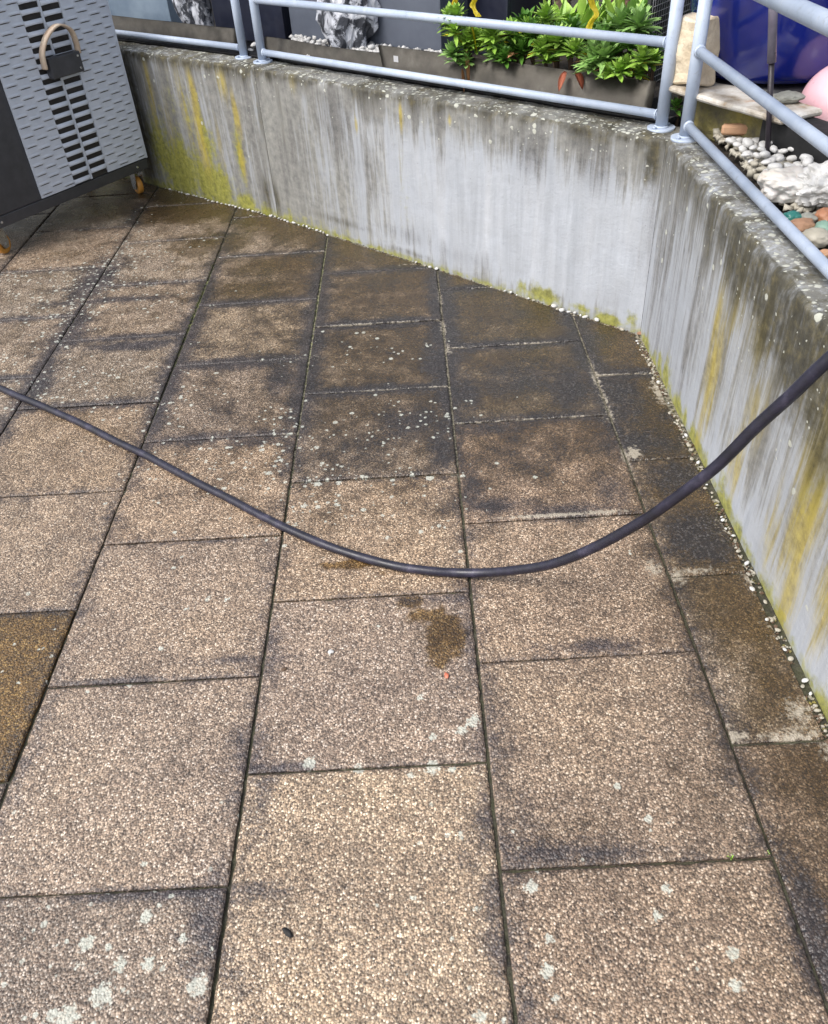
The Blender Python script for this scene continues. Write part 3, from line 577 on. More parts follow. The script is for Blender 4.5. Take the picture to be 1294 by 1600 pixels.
for u in np.concatenate([np.arange(268, 520, 5.2), [655, 668, 676, 684, 770, 790, 800, 812, 830, 838, 868, 876, 884, 892, 900, 908, 915, 933, 975]]):
    v = 283+(u-235)*.3085 if u < 430 else 338+(u-430)*.3195
    p = PL(u+random.uniform(-2, 2), v, A0 if u < 427 else SM, SM if u < 427 else CN); off = random.uniform(.008, .022)
    r_ = random.uniform(.005, .010) if u < 860 else random.uniform(.007, .013)
    n_ = np.array([.634, .773]) if u < 427 else nrm1
    pebble(p[0]-n_[0]*off, p[1]-n_[1]*off, random.uniform(-.001, .003), r_, GL, GP, PEBM if random.random() < .75 else PEBC)
y = .46
while y > -1.55:
    if random.random() < .80:
        pebble(CN[0]-random.uniform(.010, .030), y, random.uniform(-.004, .002), random.uniform(.003, .0085), GL, GP, PEBM if random.random() < .35 else PEBC)
    y -= random.uniform(.012, .036)

bm = bmesh.new()
def grit(x, y_, s):
    r = bmesh.ops.create_icosphere(bm, subdivisions=1, radius=s)['verts']; m_ = random.choice([0, 0, 1, 1, 2])
    for v in r: v.co = Vector((v.co.x*random.uniform(.7, 1.5)+x, v.co.y*random.uniform(.7, 1.3)+y_, v.co.z*.6-.006+random.uniform(-.002, .003)))
    for f in {f for v in r for f in v.link_faces}: f.material_index = m_
for i in range(1500):
    if random.random() < .6:
        y_ = random.uniform(-1.6, .47)
        if noise.noise(Vector((0, y_*9, 2))) > -.18: grit(CN[0]-random.triangular(.002, .034, .02), y_, random.uniform(.0015, .0048))
    else:
        a_, b_, n_ = random.choice([(SM, CN, nrm1), (SM, CN, nrm1), (SM-d1_*.9, SM, np.array([.634, .773]))]); p = a_+(b_-a_)*random.random()-n_*random.uniform(.001, .022); grit(p[0], p[1], random.uniform(.0015, .004))
tag(obj('joint_grit', bm, [M_STEM, M_PEBD, M_MOSSY]), 'loose grit and dirt in the gap along the foot of the concrete walls', 'grit', kind='stuff')

# ------------------------------------------------------------------ raised garden behind the walls
GZ = .655
bm = bmesh.new()
ptsW = [A0+np.array([.634, .773])*.10, SM+np.array([.66, .75])*.10, CN+np.array([.10, .045]), E0+np.array([.10, 0])]
outer = [(-2.35, 30), (6, 30), (30, 12), (30, -3.2)]
fv = [bm.verts.new((p[0], p[1], GZ)) for p in ptsW]; ov = [bm.verts.new((p[0], p[1], GZ)) for p in outer]
for i in range(3): bm.faces.new((fv[i], fv[i+1], ov[i+1], ov[i]))
bmesh.ops.subdivide_edges(bm, edges=bm.edges[:], cuts=14, use_grid_fill=True)
for v in bm.verts: v.co.z += .008*noise.noise(v.co*5)
o = obj('garden_soil', bm, M_SOIL, smooth=True); tag(o, kind='structure')

# ------------------------------------------------------------------ railings
def railing(p, q, label, pa=True, pb=True, zt=1.117):
    p = np.array(p); q = np.array(q); root = empty('metal_railing', (0, 0, 0)); tag(root, label, 'railing', 'pale blue-grey tubular railings on the wall')
    for pt, on in ((p, pa), (q, pb)):
        if not on: continue
        bm = bmesh.new(); tube(bm, [(pt[0], pt[1], WT), (pt[0], pt[1], zt-.004)], .0195, 20); obj('post', bm, M_RAIL, root)
        bm = bmesh.new(); tube(bm, [(pt[0], pt[1], WT-.004), (pt[0], pt[1], WT+.006)], .044, 32)
        for a in (0.6, 3.74):
            tube(bm, [(pt[0]+.032*math.cos(a), pt[1]+.032*math.sin(a), WT+.006), (pt[0]+.032*math.cos(a), pt[1]+.032*math.sin(a), WT+.012)], .006, 6)
        tube(bm, [(pt[0], pt[1], WT+.006), (pt[0], pt[1], WT+.0085), (pt[0], pt[1], WT+.0115)], [.0245, .0235, .0197], 20)
        obj('base_plate', bm, M_RAIL, root)
    d = (q-p)/np.linalg.norm(q-p)
    for z, r in ((.711, .0135), (.916, .0145), (zt, .021)):
        bm = bmesh.new(); e = .012 if z < 1.1 else -.0195
        tube(bm, [(*(p+d*e), z), (*(q-d*e), z)], r, 18)
        for c_, sg in ((p, 1), (q, -1)):
            if z < 1.1: tube(bm, [(*(c_+d*sg*.0185), z), (*(c_+d*sg*.022), z), (*(c_+d*sg*.0255), z)], [r+.004, r+.0028, r+.0004], 16)
        obj('rail', bm, M_RAIL, root)
    return root
P1 = np.array([.155, 2.135]); P2 = np.array([.264, 2.030]); P3 = np.array([1.728, .639]); P4 = np.array([1.773, .520])
P1 = G(382, 90, WT)[:2]
railing(P1-d1_*2.0, P1, 'left railing panel above the mossy wall beside the cabinet')
railing(P2, P3, 'long middle railing panel in front of the leafy plants')
railing(P4, np.array([1.773, -2.6]), 'right railing panel sloping down in view beside the white pebbles')

# ------------------------------------------------------------------ metal edging behind the wall
def strip(a, b, z0, z1, label, tilt=.012, slant=0.0, sticker=False):
    a = np.array(a[:2]); b = np.array(b[:2]); d = (b-a); L = np.linalg.norm(d); d /= L; nb = np.array([-d[1], d[0]]); nb = nb if nb[1] > 0 else -nb
    root = empty('garden_edging', (a[0], a[1], z0)); tag(root, label, 'edging'); bm = bmesh.new(); n = 40; prof = [(-.022, -.002), (-.003, .0), (0, .004), (tilt, z1-z0), (tilt+.007, z1-z0+.002)]
    rows = []
    for i in range(n+1):
        s = L*i/n; wv = .004*noise.noise(Vector((s*3, a[0]*5, 0))); rows.append([bm.verts.new(Vector((d[0]*(s+slant*(1-i/n)*(h/(z1-z0))*1.0)+nb[0]*(y_+wv), d[1]*(s+slant*(1-i/n)*(h/(z1-z0)))+nb[1]*(y_+wv), h+(wv if h > .01 else 0)))) for y_, h in prof])
    for i in range(n):
        for j in range(len(prof)-1): bm.faces.new((rows[i][j], rows[i+1][j], rows[i+1][j+1], rows[i][j+1])).smooth = True
    bmesh.ops.solidify(bm, geom=bm.faces[:], thickness=.0018)
    obj('sheet', bm, M_STRIP, root)
    if sticker:
        bm = bmesh.new(); c = d*.075+np.array([-nb[0], -nb[1]])*.004; ex = d*.013
        vs = [bm.verts.new((c[0]+sx*ex[0]+nb[0]*tilt*.5, c[1]+sx*ex[1]+nb[1]*tilt*.5, (z1-z0)*.5+sz*.011)) for sx, sz in ((-1, -1), (1, -1), (1, 1), (-1, 1))]
        bm.faces.new(vs); bmesh.ops.solidify(bm, geom=bm.faces[:], thickness=.001); obj('sticker', bm, M_WHITE, root)
    return root
nn = np.array([.688, .725])
q1 = P2+nn*.055; q2 = P3+nn*.055
def on(u, v, offs, a=P2, b=P3, n_=nn): return PL(u, v, a+n_*offs, b+n_*offs)
sa = on(598, 100, .045); sb = on(1018, 167, .045)
strip(sa, sb, sa[2]-.012, sa[2]+.062, 'front grey metal edging strip with a white sticker, below the plants', slant=-.03, sticker=True)
s0_ = on(415, 90, .085); s1_ = on(640, 100, .085)
strip(s0_, s1_, .668, .745, 'dull metal edging strip in front of the marble boulder')
l0 = np.array(PL(178, 40, P1+d1_*0+np.array([.634, .773])*.07, P1-d1_+np.array([.634, .773])*.07)); l1 = PL(372, 70, P1+np.array([.634, .773])*.07, P1-d1_+np.array([.634, .773])*.07)
strip(l0[:2]-d1_*.5, l1, .69, .765, 'wide metal edging strip at far left behind the left railing')
# black liner standing along the inner side of the wall under the rail
def liner(a, b, off, n_, label):
    bm = bmesh.new(); a = np.array(a[:2])+n_*off; b = np.array(b[:2])+n_*off; k = 50; rows = []
    for i in range(k+1):
        p = a+(b-a)*i/k; wv = .006*noise.noise(Vector((i*.4, a[0], 0)))
        rows.append([bm.verts.new((p[0]+n_[0]*(y_+wv), p[1]+n_[1]*(y_+wv), z)) for y_, z in ((-.004, .672), (.0, .682+wv*.5), (.02, .692+wv*.5), (.06, .694), (.2, .690))])
    for i in range(k):
        for j in range(4): bm.faces.new((rows[i][j], rows[i+1][j], rows[i+1][j+1], rows[i][j+1])).smooth = True
    bmesh.ops.solidify(bm, geom=bm.faces[:], thickness=.003)
    tag(obj('pond_liner', bm, M_FOIL), label, 'liner')
liner(SM, CN-d2_*.05, .138, nn, 'black sheet liner lying under the middle railing behind the wall top')
liner(A0+d1_*1.5, SM, .138, np.array([.634, .773]), 'black sheet liner lying under the left railing behind the wall top')

# ------------------------------------------------------------------ planters and boulders
def planter(u0, v0, u1, v1, z, depth, h, mat, label, lip=.02):
    a = G(u0, v0, z)[:2]; b = G(u1, v1, z)[:2]; d = b-a; L = np.linalg.norm(d); ang = math.atan2(d[1], d[0])
    root = empty('planter_box', (a[0], a[1], GZ), ang); tag(root, label, 'planter')
    bm = bmesh.new(); t = .02
    box(bm, 0, L, 0, t, 0, h, .006); box(bm, 0, L, depth-t, depth, 0, h, .006); box(bm, .002, t, t, depth-t, 0, h-.002, .004); box(bm, L-t, L-.002, t, depth-t, 0, h-.002, .004)
    obj('box', bm, mat, root)
    bm = bmesh.new(); box(bm, t+.001, L-t-.001, t+.001, depth-t-.001, 0, h-.05, 0); obj('soil', bm, M_SOIL, root)
    bm = bmesh.new(); box(bm, -.012, L+.012, -.012, .03, h+.001, h+lip, .006); box(bm, -.012, L+.012, depth-.03, depth+.012, h+.001, h+lip, .006); obj('rim', bm, mat, root)
planter(457, 60, 690, 84, .69, .35, .55, M_GREYPL, 'long blue-grey planter box behind the central marble boulder')
planter(700, 64, 792, 78, .69, .3, .50, M_NAVY, 'dark navy planter box behind the yellow wavy tapes')
planter(338, 48, 446, 58, .69, .35, .6, M_NAVY, 'dark navy planter box behind the two close railing posts')
planter(150, 30, 268, 34, .69, .3, .6, M_PALEPL, 'pale slate-blue planter box at the far left beside the cabinet')
def boulder(name, u, v, z, sx, sy, sz, mat, label, cat, seed, rz=0, sub=4, rough=.3, facet=.25, back=None, tilt=0., sink=.25):
    p = G(u, v, z); bm = bmesh.new(); rock(bm, sx, sy, sz, sub, rough, seed, 1.5, facet)
    d = (p[:2]-CP[:2])/np.linalg.norm(p[:2]-CP[:2]); bk = sy if back is None else back
    o = obj(name, bm, mat, smooth=facet < .1); o.location = (p[0]+d[0]*bk, p[1]+d[1]*bk, z+sz*(1-sink)); o.rotation_euler = (0, tilt, rz); tag(o, label, cat); return o
boulder('marble_boulder', 546, 78, .70, .125, .08, .22, M_MARBLE, 'tall black and white marble boulder in front of grey planter box', 'boulder', 5, tilt=.12, rz=-.5, sink=.4)
boulder('marble_boulder', 306, 42, .70, .10, .07, .22, M_MARBLE, 'black and white marble boulder at the left behind the railing, beside the pale planter', 'boulder', 11, tilt=-.2, rz=-.6, sink=.4)
LG = 'white pebbles behind the metal edging'; LL = 'white pebble at the foot of the planter box behind the edging'
for i in range(38):
    if i < 8: u, v = random.uniform(478, 512), random.uniform(60, 68)
    else: u = random.uniform(562, 684); v = 66+(u-562)*.12+random.uniform(2, 12)
    p = G(u, v, .735); pebble(p[0], p[1], .725+random.uniform(-.008, .012), random.uniform(.012, .021), LL, LG)
for u, v, r in ((377, 75, .022), (398, 72, .022), (392, 80, .018)):
    p = G(u, v, .69); pebble(p[0], p[1], .695, r, 'white pebble between the two close railing posts', 'pebbles between the railing posts')
bm = bmesh.new()   # gravel bed under the pebbles
for i in range(420):
    u = random.uniform(455, 690); p = G(u, 70+(u-460)*.11+random.uniform(-14, 14), .70); s = random.uniform(.008, .014)
    r = bmesh.ops.create_icosphere(bm, subdivisions=1, radius=s)['verts']
    for v in r: v.co = Vector((v.co.x*1.3+p[0], v.co.y+p[1], v.co.z*.7+.70+random.uniform(-.01, .008)))
tag(obj('pebble_gravel', bm, M_PEB, smooth=True), 'pale gravel bed under the pebbles at the planter foot', 'gravel', kind='stuff')

# ------------------------------------------------------------------ plants
def leaf(bm, base, dirv, L, W, mat=0, droop=.35, fold=.25, seg=5, twist=0.):
    dirv = dirv.normalized(); side = dirv.cross(Vector((0, 0, 1)))
    if side.length < .05: side = Vector((1, 0, 0))
    side.normalize(); side = Matrix.Rotation(twist, 3, dirv) @ side; up = side.cross(dirv).normalized(); prev = None
    for i in range(seg+1):
        t = i/seg; c = base+dirv*L*t+Vector((0, 0, -droop*L*t*t)); w_ = W*(math.sin(math.pi*min(t*.86+.12, 1))**.8)*.5
        if i == seg: w_ = W*.03
        cur = [bm.verts.new(c-side*w_+up*w_*fold), bm.verts.new(c-up*w_*fold*.5), bm.verts.new(c+side*w_+up*w_*fold)]
        if prev:
            for k in (0, 1):
                f = bm.faces.new((prev[k], prev[k+1], cur[k+1], cur[k])); f.material_index = mat; f.smooth = True
        prev = cur
def rosette(bm, c, R, n, mat, axis=Vector((0, 0, 1)), W=.018, yellow=0):
    rot = Vector((0, 0, 1)).rotation_difference(axis)
    for i in range(n):
        a = i*2.399+random.uniform(-.2, .2); t = i/n; el = math.radians(4+70*t+random.uniform(-8, 8))
        d = rot @ Vector((math.cos(a)*math.cos(el), math.sin(a)*math.cos(el), math.sin(el)))
        leaf(bm, c+axis*(.028*t-.01), d, R*(1.0-.42*t)*random.uniform(.85, 1.12), W*random.uniform(.85, 1.15), mat if i >= yellow else 1, droop=random.uniform(.0, .25), twist=random.uniform(-.3, .3))
def leafy_plant(u, v, off, R, label, mats, heads=3, W=.018, n=36, spread=.06, tip=None):
    p = on(u, v, off) if tip is None else tip; z0 = .665; bo = (nn*.085 if tip is None else nn*.02); root = empty('leafy_plant', (p[0]+bo[0], p[1]+bo[1], z0)); tag(root, label, 'plant', 'green rosette plants behind the edging')
    bs = bmesh.new(); bl = bmesh.new(); H_ = max(p[2]-z0, .02)
    for k in range(heads):
        a = random.uniform(0, 6.28); rr = 0 if k == 0 else spread*random.uniform(.7, 1.3)
        tp = Vector((rr*math.cos(a)-bo[0], -bo[1]+rr*abs(math.sin(a))*.6, H_*(1 if k == 0 else random.uniform(.75, 1.0)))); mid = Vector((tp.x*.15, tp.y*.15, max(tp.z*.85, .10))); cur = smooth_curve([Vector((0, 0, -.01)), mid, tp], 5)
        tube(bs, cur, [.006-.003*i/len(cur) for i in range(len(cur))], 6)
        ax = (Vector(((tp.x+bo[0])*2.5-.08, (tp.y+bo[1])*2.5-.14, .8))).normalized()
        rosette(bl, tp, R*random.uniform(.60, .78)*(1 if k == 0 else .85), n, 0, ax, W*.9, yellow=random.choice([0, 0, 1, 2]))
    obj('stem', bs, M_STEM, root); obj('leaves', bl, mats, root); return root
PLN = [(713, 28, .03, .105, 0, 'tallest leafy rosette at the left end of the plants, reaching over the rail'), (711, 50, .01, .10, 0, 'rosette hanging just under the tallest leftmost one'), (706, 84, .0, .085, 1, 'grey-green rosette hanging over the edging at the left end'), (742, 62, .06, .085, 0, 'rosette under the rail between the yellow leaf and tall plant'),
       (764, 62, .08, .11, 0, 'bright rosette in front of the thin brown stem'), (776, 88, .06, .085, 1, 'small grey-green rosette low in front of the thin stem'), (798, 54, .09, .11, 0, 'bright rosette touching the rail below the white standing stone'), (815, 82, .09, .085, 2, 'dark low rosette in the planting left of its centre'),
       (852, 30, .20, .12, 0, 'rosette showing above the rail before the shaggy trunk'), (850, 78, .06, .10, 0, 'bright low rosette left of the red leaves'), (874, 66, .08, .11, 0, 'bright rosette above and left of the red leaves'), (898, 82, .05, .10, 0, 'bright green rosette directly above the red leaves'),
       (945, 92, .05, .15, 1, 'widest blue-green rosette right of the peach leaf'), (920, 62, .15, .11, 2, 'dark leafy rosette behind the widest one'), (971, 42, .16, .14, 1, 'pale rosette above the rail below the pinkish trunk'), (955, 48, .20, .11, 0, 'rosette above the rail left of the pinkish trunk'),
       (998, 42, .14, .12, 1, 'pale rosette above the rail beside the wire mesh'), (1003, 94, .05, .085, 0, 'small rosette at the right end of the edging'), (968, 112, .02, .075, 0, 'small rosette leaning on the right part of the edging'), (985, 72, .12, .11, 2, 'dark rosette under the rail near the right end'),
       (835, 56, .14, .11, 2, 'dark rosette at the foot of the thick lichened trunk'), (895, 50, .18, .11, 2, 'dark rosette at the foot of the shaggy trunk'), (790, 92, .04, .07, 2, 'lowest dark tuft behind the front edging')]
for u, v, off_, R, mi, lb in PLN:
    leafy_plant(u, v, off_, R, lb, [M_LEAF[mi], M_DEAD if mi else M_YEL], heads=4 if R > .1 else 3, W=.019 if mi != 1 else .022)
def blade_plant(u, v, z, n, L, label, mats, W=.03, el0=35):
    p = G(u, v, z); root = empty('blade_plant', (p[0], p[1], GZ)); tag(root, label, 'plant', 'broad bladed plants at the back'); bl = bmesh.new(); bs = bmesh.new()
    tube(bs, [(0, 0, 0), (0, 0, z-GZ+.06)], [.014, .010], 8)
    for i in range(n):
        a = i*2.399; el = math.radians(random.uniform(el0, 85)); leaf(bl, Vector((0, 0, z-GZ+.02+.05*i/n)), Vector((math.cos(a)*math.cos(el), math.sin(a)*math.cos(el), math.sin(el))), L*random.uniform(.7, 1.1), W*random.uniform(.8, 1.2), 0, droop=random.uniform(.2, .6), seg=8, twist=random.uniform(-.5, .5))
    obj('stem', bs, M_STEM, root); obj('leaves', bl, mats, root)
BL = [(905, 40, 'broad bladed plant right of the shaggy trunk'), (935, 30, 'broad bladed plant behind the single yellow tape'), (1000, 38, 'broad bladed plant against the wire mesh panel'), (965, 14, 'farthest bladed plant behind the pink trunk'), (1015, 66, 'bladed plant at the foot of the wire mesh'), (820, 22, 'bladed plant between the mossy and thin trunks'), (870, 20, 'bladed plant behind the shaggy trunk'), (985, 60, 'bladed plant in front of the pink trunk')]
for i, (u, v, lb) in enumerate(BL): blade_plant(u, 92-(i % 3)*9, .70, 30, .27 if i != 5 else .16, lb, [M_LEAF[(0, 0, 1, 0, 2, 2, 0, 1)[i]]], W=.032)
def trunk_obj(u, v, u2, r0, r1, mat, label, shag=0, h=.9):
    p = G(u, v, .70); q = UP(u2, -120, p); root = empty('tree', (p[0], p[1], GZ)); tag(root, label, 'tree')
    d = Vector(q)-Vector((p[0], p[1], .70)); H = h; d = d/max(d.z, .2); pts = [Vector((d.x*H*t*.9, d.y*H*t*.9, -.02+H*t)) for t in np.linspace(0, 1, 26)]
    bm = bmesh.new(); tube(bm, pts, [r0+(r1-r0)*i/25+.12*r0*math.sin(i*1.9)*(1 if shag else .4) for i in range(26)], 18)
    for vtx in bm.verts: vtx.co += Vector((1, 1, 0))*.12*r0*noise.noise(vtx.co*45)*1.5
    obj('trunk', bm, mat, root)
    bl = bmesh.new()
    if shag:
        for i in range(70):
            t = random.uniform(.02, .85); a = random.uniform(0, 6.28); b = Vector((d.x*H*t*.9, d.y*H*t*.9, H*t))+Vector((math.cos(a), math.sin(a), 0))*r0*.8
            leaf(bl, b, Vector((math.cos(a)*.6, math.sin(a)*.6, 1)), random.uniform(.04, .09), .014, 0, droop=.1, seg=3)
        obj('leaf_bases', bl, mat, root); bl = bmesh.new()
    top = pts[-1]
    for i in range(26):
        a = i*2.399; el = math.radians(random.uniform(-5, 80)); leaf(bl, top, Vector((math.cos(a)*math.cos(el), math.sin(a)*math.cos(el), math.sin(el))), random.uniform(.25, .38), .035, 0, droop=.5, seg=8)
    obj('crown', bl, M_LEAF[0], root)
trunk_obj(770, 62, 772, .016, .013, M_WOOD, 'thin brown stem right of the pair of yellow tapes')
trunk_obj(826, 58, 815, .046, .042, M_BARK2, 'thick lichened brown trunk behind the middle rail')
trunk_obj(886, 62, 872, .040, .036, M_BARK, 'shaggy dark trunk left of the single yellow tape', 1)
trunk_obj(972, 48, 975, .034, .040, M_WOOD, 'pinkish trunk flaring upward at the right of the plants', 1)
bm = bmesh.new(); p = G(793, 50, .70); rock(bm, .05, .04, .2, 3, .1, 4, 1.2); o = obj('standing_stone', bm, M_PEB, smooth=True); o.location = (p[0], p[1]+.1, .82); tag(o, 'narrow white standing stone left of the thick lichened trunk', 'stone')
def tape(pts, label, r=.0105, xy=None):
    P = [np.array(on(u, v, .10)) for u, v in pts]; P = smooth_curve(P, 8); bm = bmesh.new(); prev = None
    side = Vector((.9, -.3, 0)).normalized(); W = r
    for i, c in enumerate(P):
        sv = Matrix.Rotation(.5*math.sin(i*.35), 3, 'Z') @ side; cur = [bm.verts.new(c-sv*W), bm.verts.new(c+Vector((0, -.002, 0))), bm.verts.new(c+sv*W)]
        if prev:
            for k in (0, 1): bm.faces.new((prev[k], prev[k+1], cur[k+1], cur[k])).smooth = True
        prev = cur
    bmesh.ops.solidify(bm, geom=bm.faces[:], thickness=.003)
    tag(obj('plant_spiral', bm, M_YEL), label, 'plant support')
tape([(716, -70), (704, -45), (718, -20), (709, 8), (713, 18), (722, 30)], 'leftmost yellow wavy plant support above the tall rosette')
tape([(748, -70), (738, -45), (752, -20), (739, 6), (742, 16), (748, 26)], 'middle yellow wavy plant support in front of the navy planter')
tape([(925, -60), (936, -40), (922, -15), (926, 8), (932, 22), (924, 34), (918, 50)], 'single yellow wavy plant support among the green leaves, right of trunks')
def dead(u, v, z, off, L, W, dirv, mat, label):
    p = on(u, v, off) if off is not None else G(u, v, z); bm = bmesh.new(); leaf(bm, Vector((0, 0, 0)), Vector(dirv), L, W, 0, droop=.5, seg=6); bmesh.ops.solidify(bm, geom=bm.faces[:], thickness=.0012)
    o = obj('fallen_leaf', bm, mat); o.location = p; tag(o, label, 'leaf')
dead(884, 112, 0, .035, .045, .030, (-.4, -.3, -.6), M_REDL, 'coral red leaf drooping over the edging, left one of two')
dead(900, 112, 0, .035, .045, .034, (.3, -.4, -.4), M_REDL, 'coral red leaf drooping over the edging, right one of two')
dead(922, 94, 0, .05, .05, .045, (-.3, -.3, .5), M_DEAD, 'peach coloured leaf left of the wide blue-green rosette')
dead(728, 76, 0, .035, .09, .018, (.1, -.2, -1), M_DEAD, 'long peach dead leaf hanging beside the tall rosette')
dead(722, 108, 0, .033, .06, .018, (.1, -.1, -1), M_DEAD, 'short brown-pink dead leaf hanging lowest over the edging')
dead(808, 84, 0, .06, .045, .03, (-.5, -.3, .2), M_DEAD, 'pinkish dead leaf among stems right of the bright rail rosette')
dead(832, 72, 0, .06, .04, .028, (.3, -.3, .5), M_YEL, 'yellow leaf in the middle of the planting')
dead(735, 34, 0, .03, .07, .014, (.3, -.2, -.9), M_YEL, 'narrow yellow leaf hanging right below the rail')

# ------------------------------------------------------------------ right-hand bed
ZB = .70
WG = 'white pebbles beside the right railing'; WL = 'white pebble in the heap beyond the right railing'
placed = []
for i in range(14000):
    u = random.uniform(1098, 1310); v = random.uniform(216 if u < 1195 else 208, 300); r = random.uniform(.013, .024); lay = 0 if i < 7000 else 1
    z = ZB+.002+lay*.016+random.uniform(-.004, .006); x, y_ = G(u, v, z)[:2]
    if x < 1.850+lay*.015 or len(placed) >= 118 or (v > 268 and u > 1180): continue
    if any((x-a)**2+(y_-b)**2 < (.82*(r+d))**2 and abs(z-c) < .013 for a, b, c, d in placed): continue
    placed.append((x, y_, z, r)); pebble(x, y_, z, r, WL, WG, PEBM if random.random() < .9 else PEBC)
for i in range(16):
    p = G(random.uniform(1235, 1300), random.uniform(372, 440), .69)
    if p[0] < 1.845: continue
    pebble(p[0], p[1], .69+random.uniform(0, .012), random.uniform(.012, .022), 'white pebble among the coloured stones near the right edge', 'pebbles among the coloured stones')
bm = bmesh.new()
for i in range(2600):
    x, y_ = random.uniform(1.85, 2.45), random.uniform(-.8, .66); s = random.uniform(.006, .014)
    r = bmesh.ops.create_icosphere(bm, subdivisions=1, radius=s)['verts']
    for v in r: v.co = Vector((v.co.x*1.3+x, v.co.y+y_, v.co.z*.8+.684+random.uniform(-.008, .008)))
tag(obj('gravel_bed', bm, M_PEBD, smooth=True), 'fine cream gravel under the white pebbles in the right bed', 'gravel', kind='stuff')
def stone(name, u, v, z, s, mat, label, seed, rz=0., facet=.12, rough=.2, cat='stone', sub=4):
    p = G(u, v, z); bm = bmesh.new(); rock(bm, *s, sub, rough, seed, 1.4, facet); o = obj(name, bm, mat, smooth=facet < .15); o.location = p; o.rotation_euler = (0, 0, rz); tag(o, label, cat); return o
stone('quartz_boulder', 1230, 288, .722, (.066, .056, .036), M_QUARTZ, 'cloudy cream quartz rock lying on the pebbles against the right railing', 3, rz=-.5, facet=.14, rough=.26, sub=5)
stone('quartz_boulder', 1297, 290, .730, (.080, .070, .048), M_PEB, 'rough bright white rock at the right picture edge above the coloured stones', 17, rz=.3, facet=.30, rough=.3, sub=5)
stone('coloured_stone', 1238, 341, .70, (.024, .018, .016), M_TEAL, 'dark teal stone just below the quartz rock', 5)
stone('coloured_stone', 1252, 354, .70, (.032, .022, .018), M_RUST, 'rust brown stone beside the rail below the teal stone', 8)
stone('coloured_stone', 1291, 340, .70, (.025, .03, .022), M_OR2, 'bright orange stone under the right end of the quartz', 12)
stone('coloured_stone', 1290, 362, .70, (.025, .03, .022), M_JADE, 'pale jade green stone at the right picture edge', 15)
stone('coloured_stone', 1275, 372, .70, (.035, .028, .02), M_PEBD, 'cream stone between the rust brown and jade stones', 18)
stone('coloured_stone', 1262, 342, .70, (.02, .018, .013), M_GREYST, 'small dark grey stone under the quartz rock', 21)
stone('coloured_stone', 1285, 398, .70, (.03, .012, .01), M_TERRA, 'thin tan chip near the lower end of the bed', 24, rz=.4)
def block(name, pts4, z0, z1, mat, label, cat, jit=.006, seed=1, sub=5):
    bm = bmesh.new(); lo = [bm.verts.new((p[0], p[1], z0)) for p in pts4]; hi = [bm.verts.new((p[0], p[1], z1)) for p in pts4]
    bm.faces.new(lo[::-1]); bm.faces.new(hi)
    for i in range(4): bm.faces.new((lo[i], lo[(i+1) % 4], hi[(i+1) % 4], hi[i]))
    bmesh.ops.bevel(bm, geom=bm.edges[:], offset=.006, segments=1, affect='EDGES')
    bmesh.ops.subdivide_edges(bm, edges=bm.edges[:], cuts=sub, use_grid_fill=True)
    for v in bm.verts: v.co += Vector((noise.noise(v.co*18+Vector((seed, 0, 0))), noise.noise(v.co*18+Vector((0, seed, 5))), noise.noise(v.co*18+Vector((9, 0, seed)))))*jit
    bmesh.ops.recalc_face_normals(bm, faces=bm.faces[:]); o = obj(name, bm, mat); tag(o, label, cat); return o
ZP = .80
pA, pB = G(1040, 133, ZP)[:2], G(1222, 186, ZP)[:2]; dd = (pB-pA)/np.linalg.norm(pB-pA); nb_ = np.array([-dd[1], dd[0]]); nb_ = nb_ if nb_[1] > 0 else -nb_
block('shelf_board', [pA, pB, pB+nb_*.16, pA+nb_*.16], ZP-.018, ZP, M_BOARD, 'white peeling board with rust stain lying on the mossy stone', 'board', .003)
pC = G(1112, 203, .69)[:2]; pD = G(1192, 214, .69)[:2]
pC, pD = pA+dd*.06, pA+dd*.36
block('mossy_block', [pC+nb_*.07, pD+nb_*.085, pD+nb_*.155, pC+nb_*.155], .655, ZP-.020, M_MOSSY, 'mossy grey stone block carrying the white board', 'stone', .006, 3)
pE = pB-dd*.10; block('dark_block', [pE+nb_*.03, pE+dd*.30+nb_*.03, pE+dd*.30+nb_*.14, pE+nb_*.14], .655, ZP-.020, M_BLACK, 'near-black block filling the dark area below the right end of board', 'stone', .004, 5)  # near-black filler for the dark area under the board end
t0 = np.array([1.852, .432, 0]); t1 = np.array([1.948, .402, 0]); tt = np.array([.008, .026])
block('terracotta_tile', [t0[:2], t1[:2], t1[:2]+tt, t0[:2]+tt], .700, .728, M_TERRA, 'narrow terracotta strip lying in front of the mossy stone', 'tile', .002, 7, 3)
sC = G(1068, 135, ZP)[:2]; s2 = G(1096, 142, ZP)[:2]; ds = (s2-sC)
sC = pA+dd*.0+nb_*.02
block('sandstone_block', [sC, sC+dd*.10, sC+dd*.10+nb_*.09, sC+nb_*.09], ZP+.002, ZP+.185, M_SAND, 'cream sandstone block standing on the board between two railing posts', 'stone', .012, 9, 6)
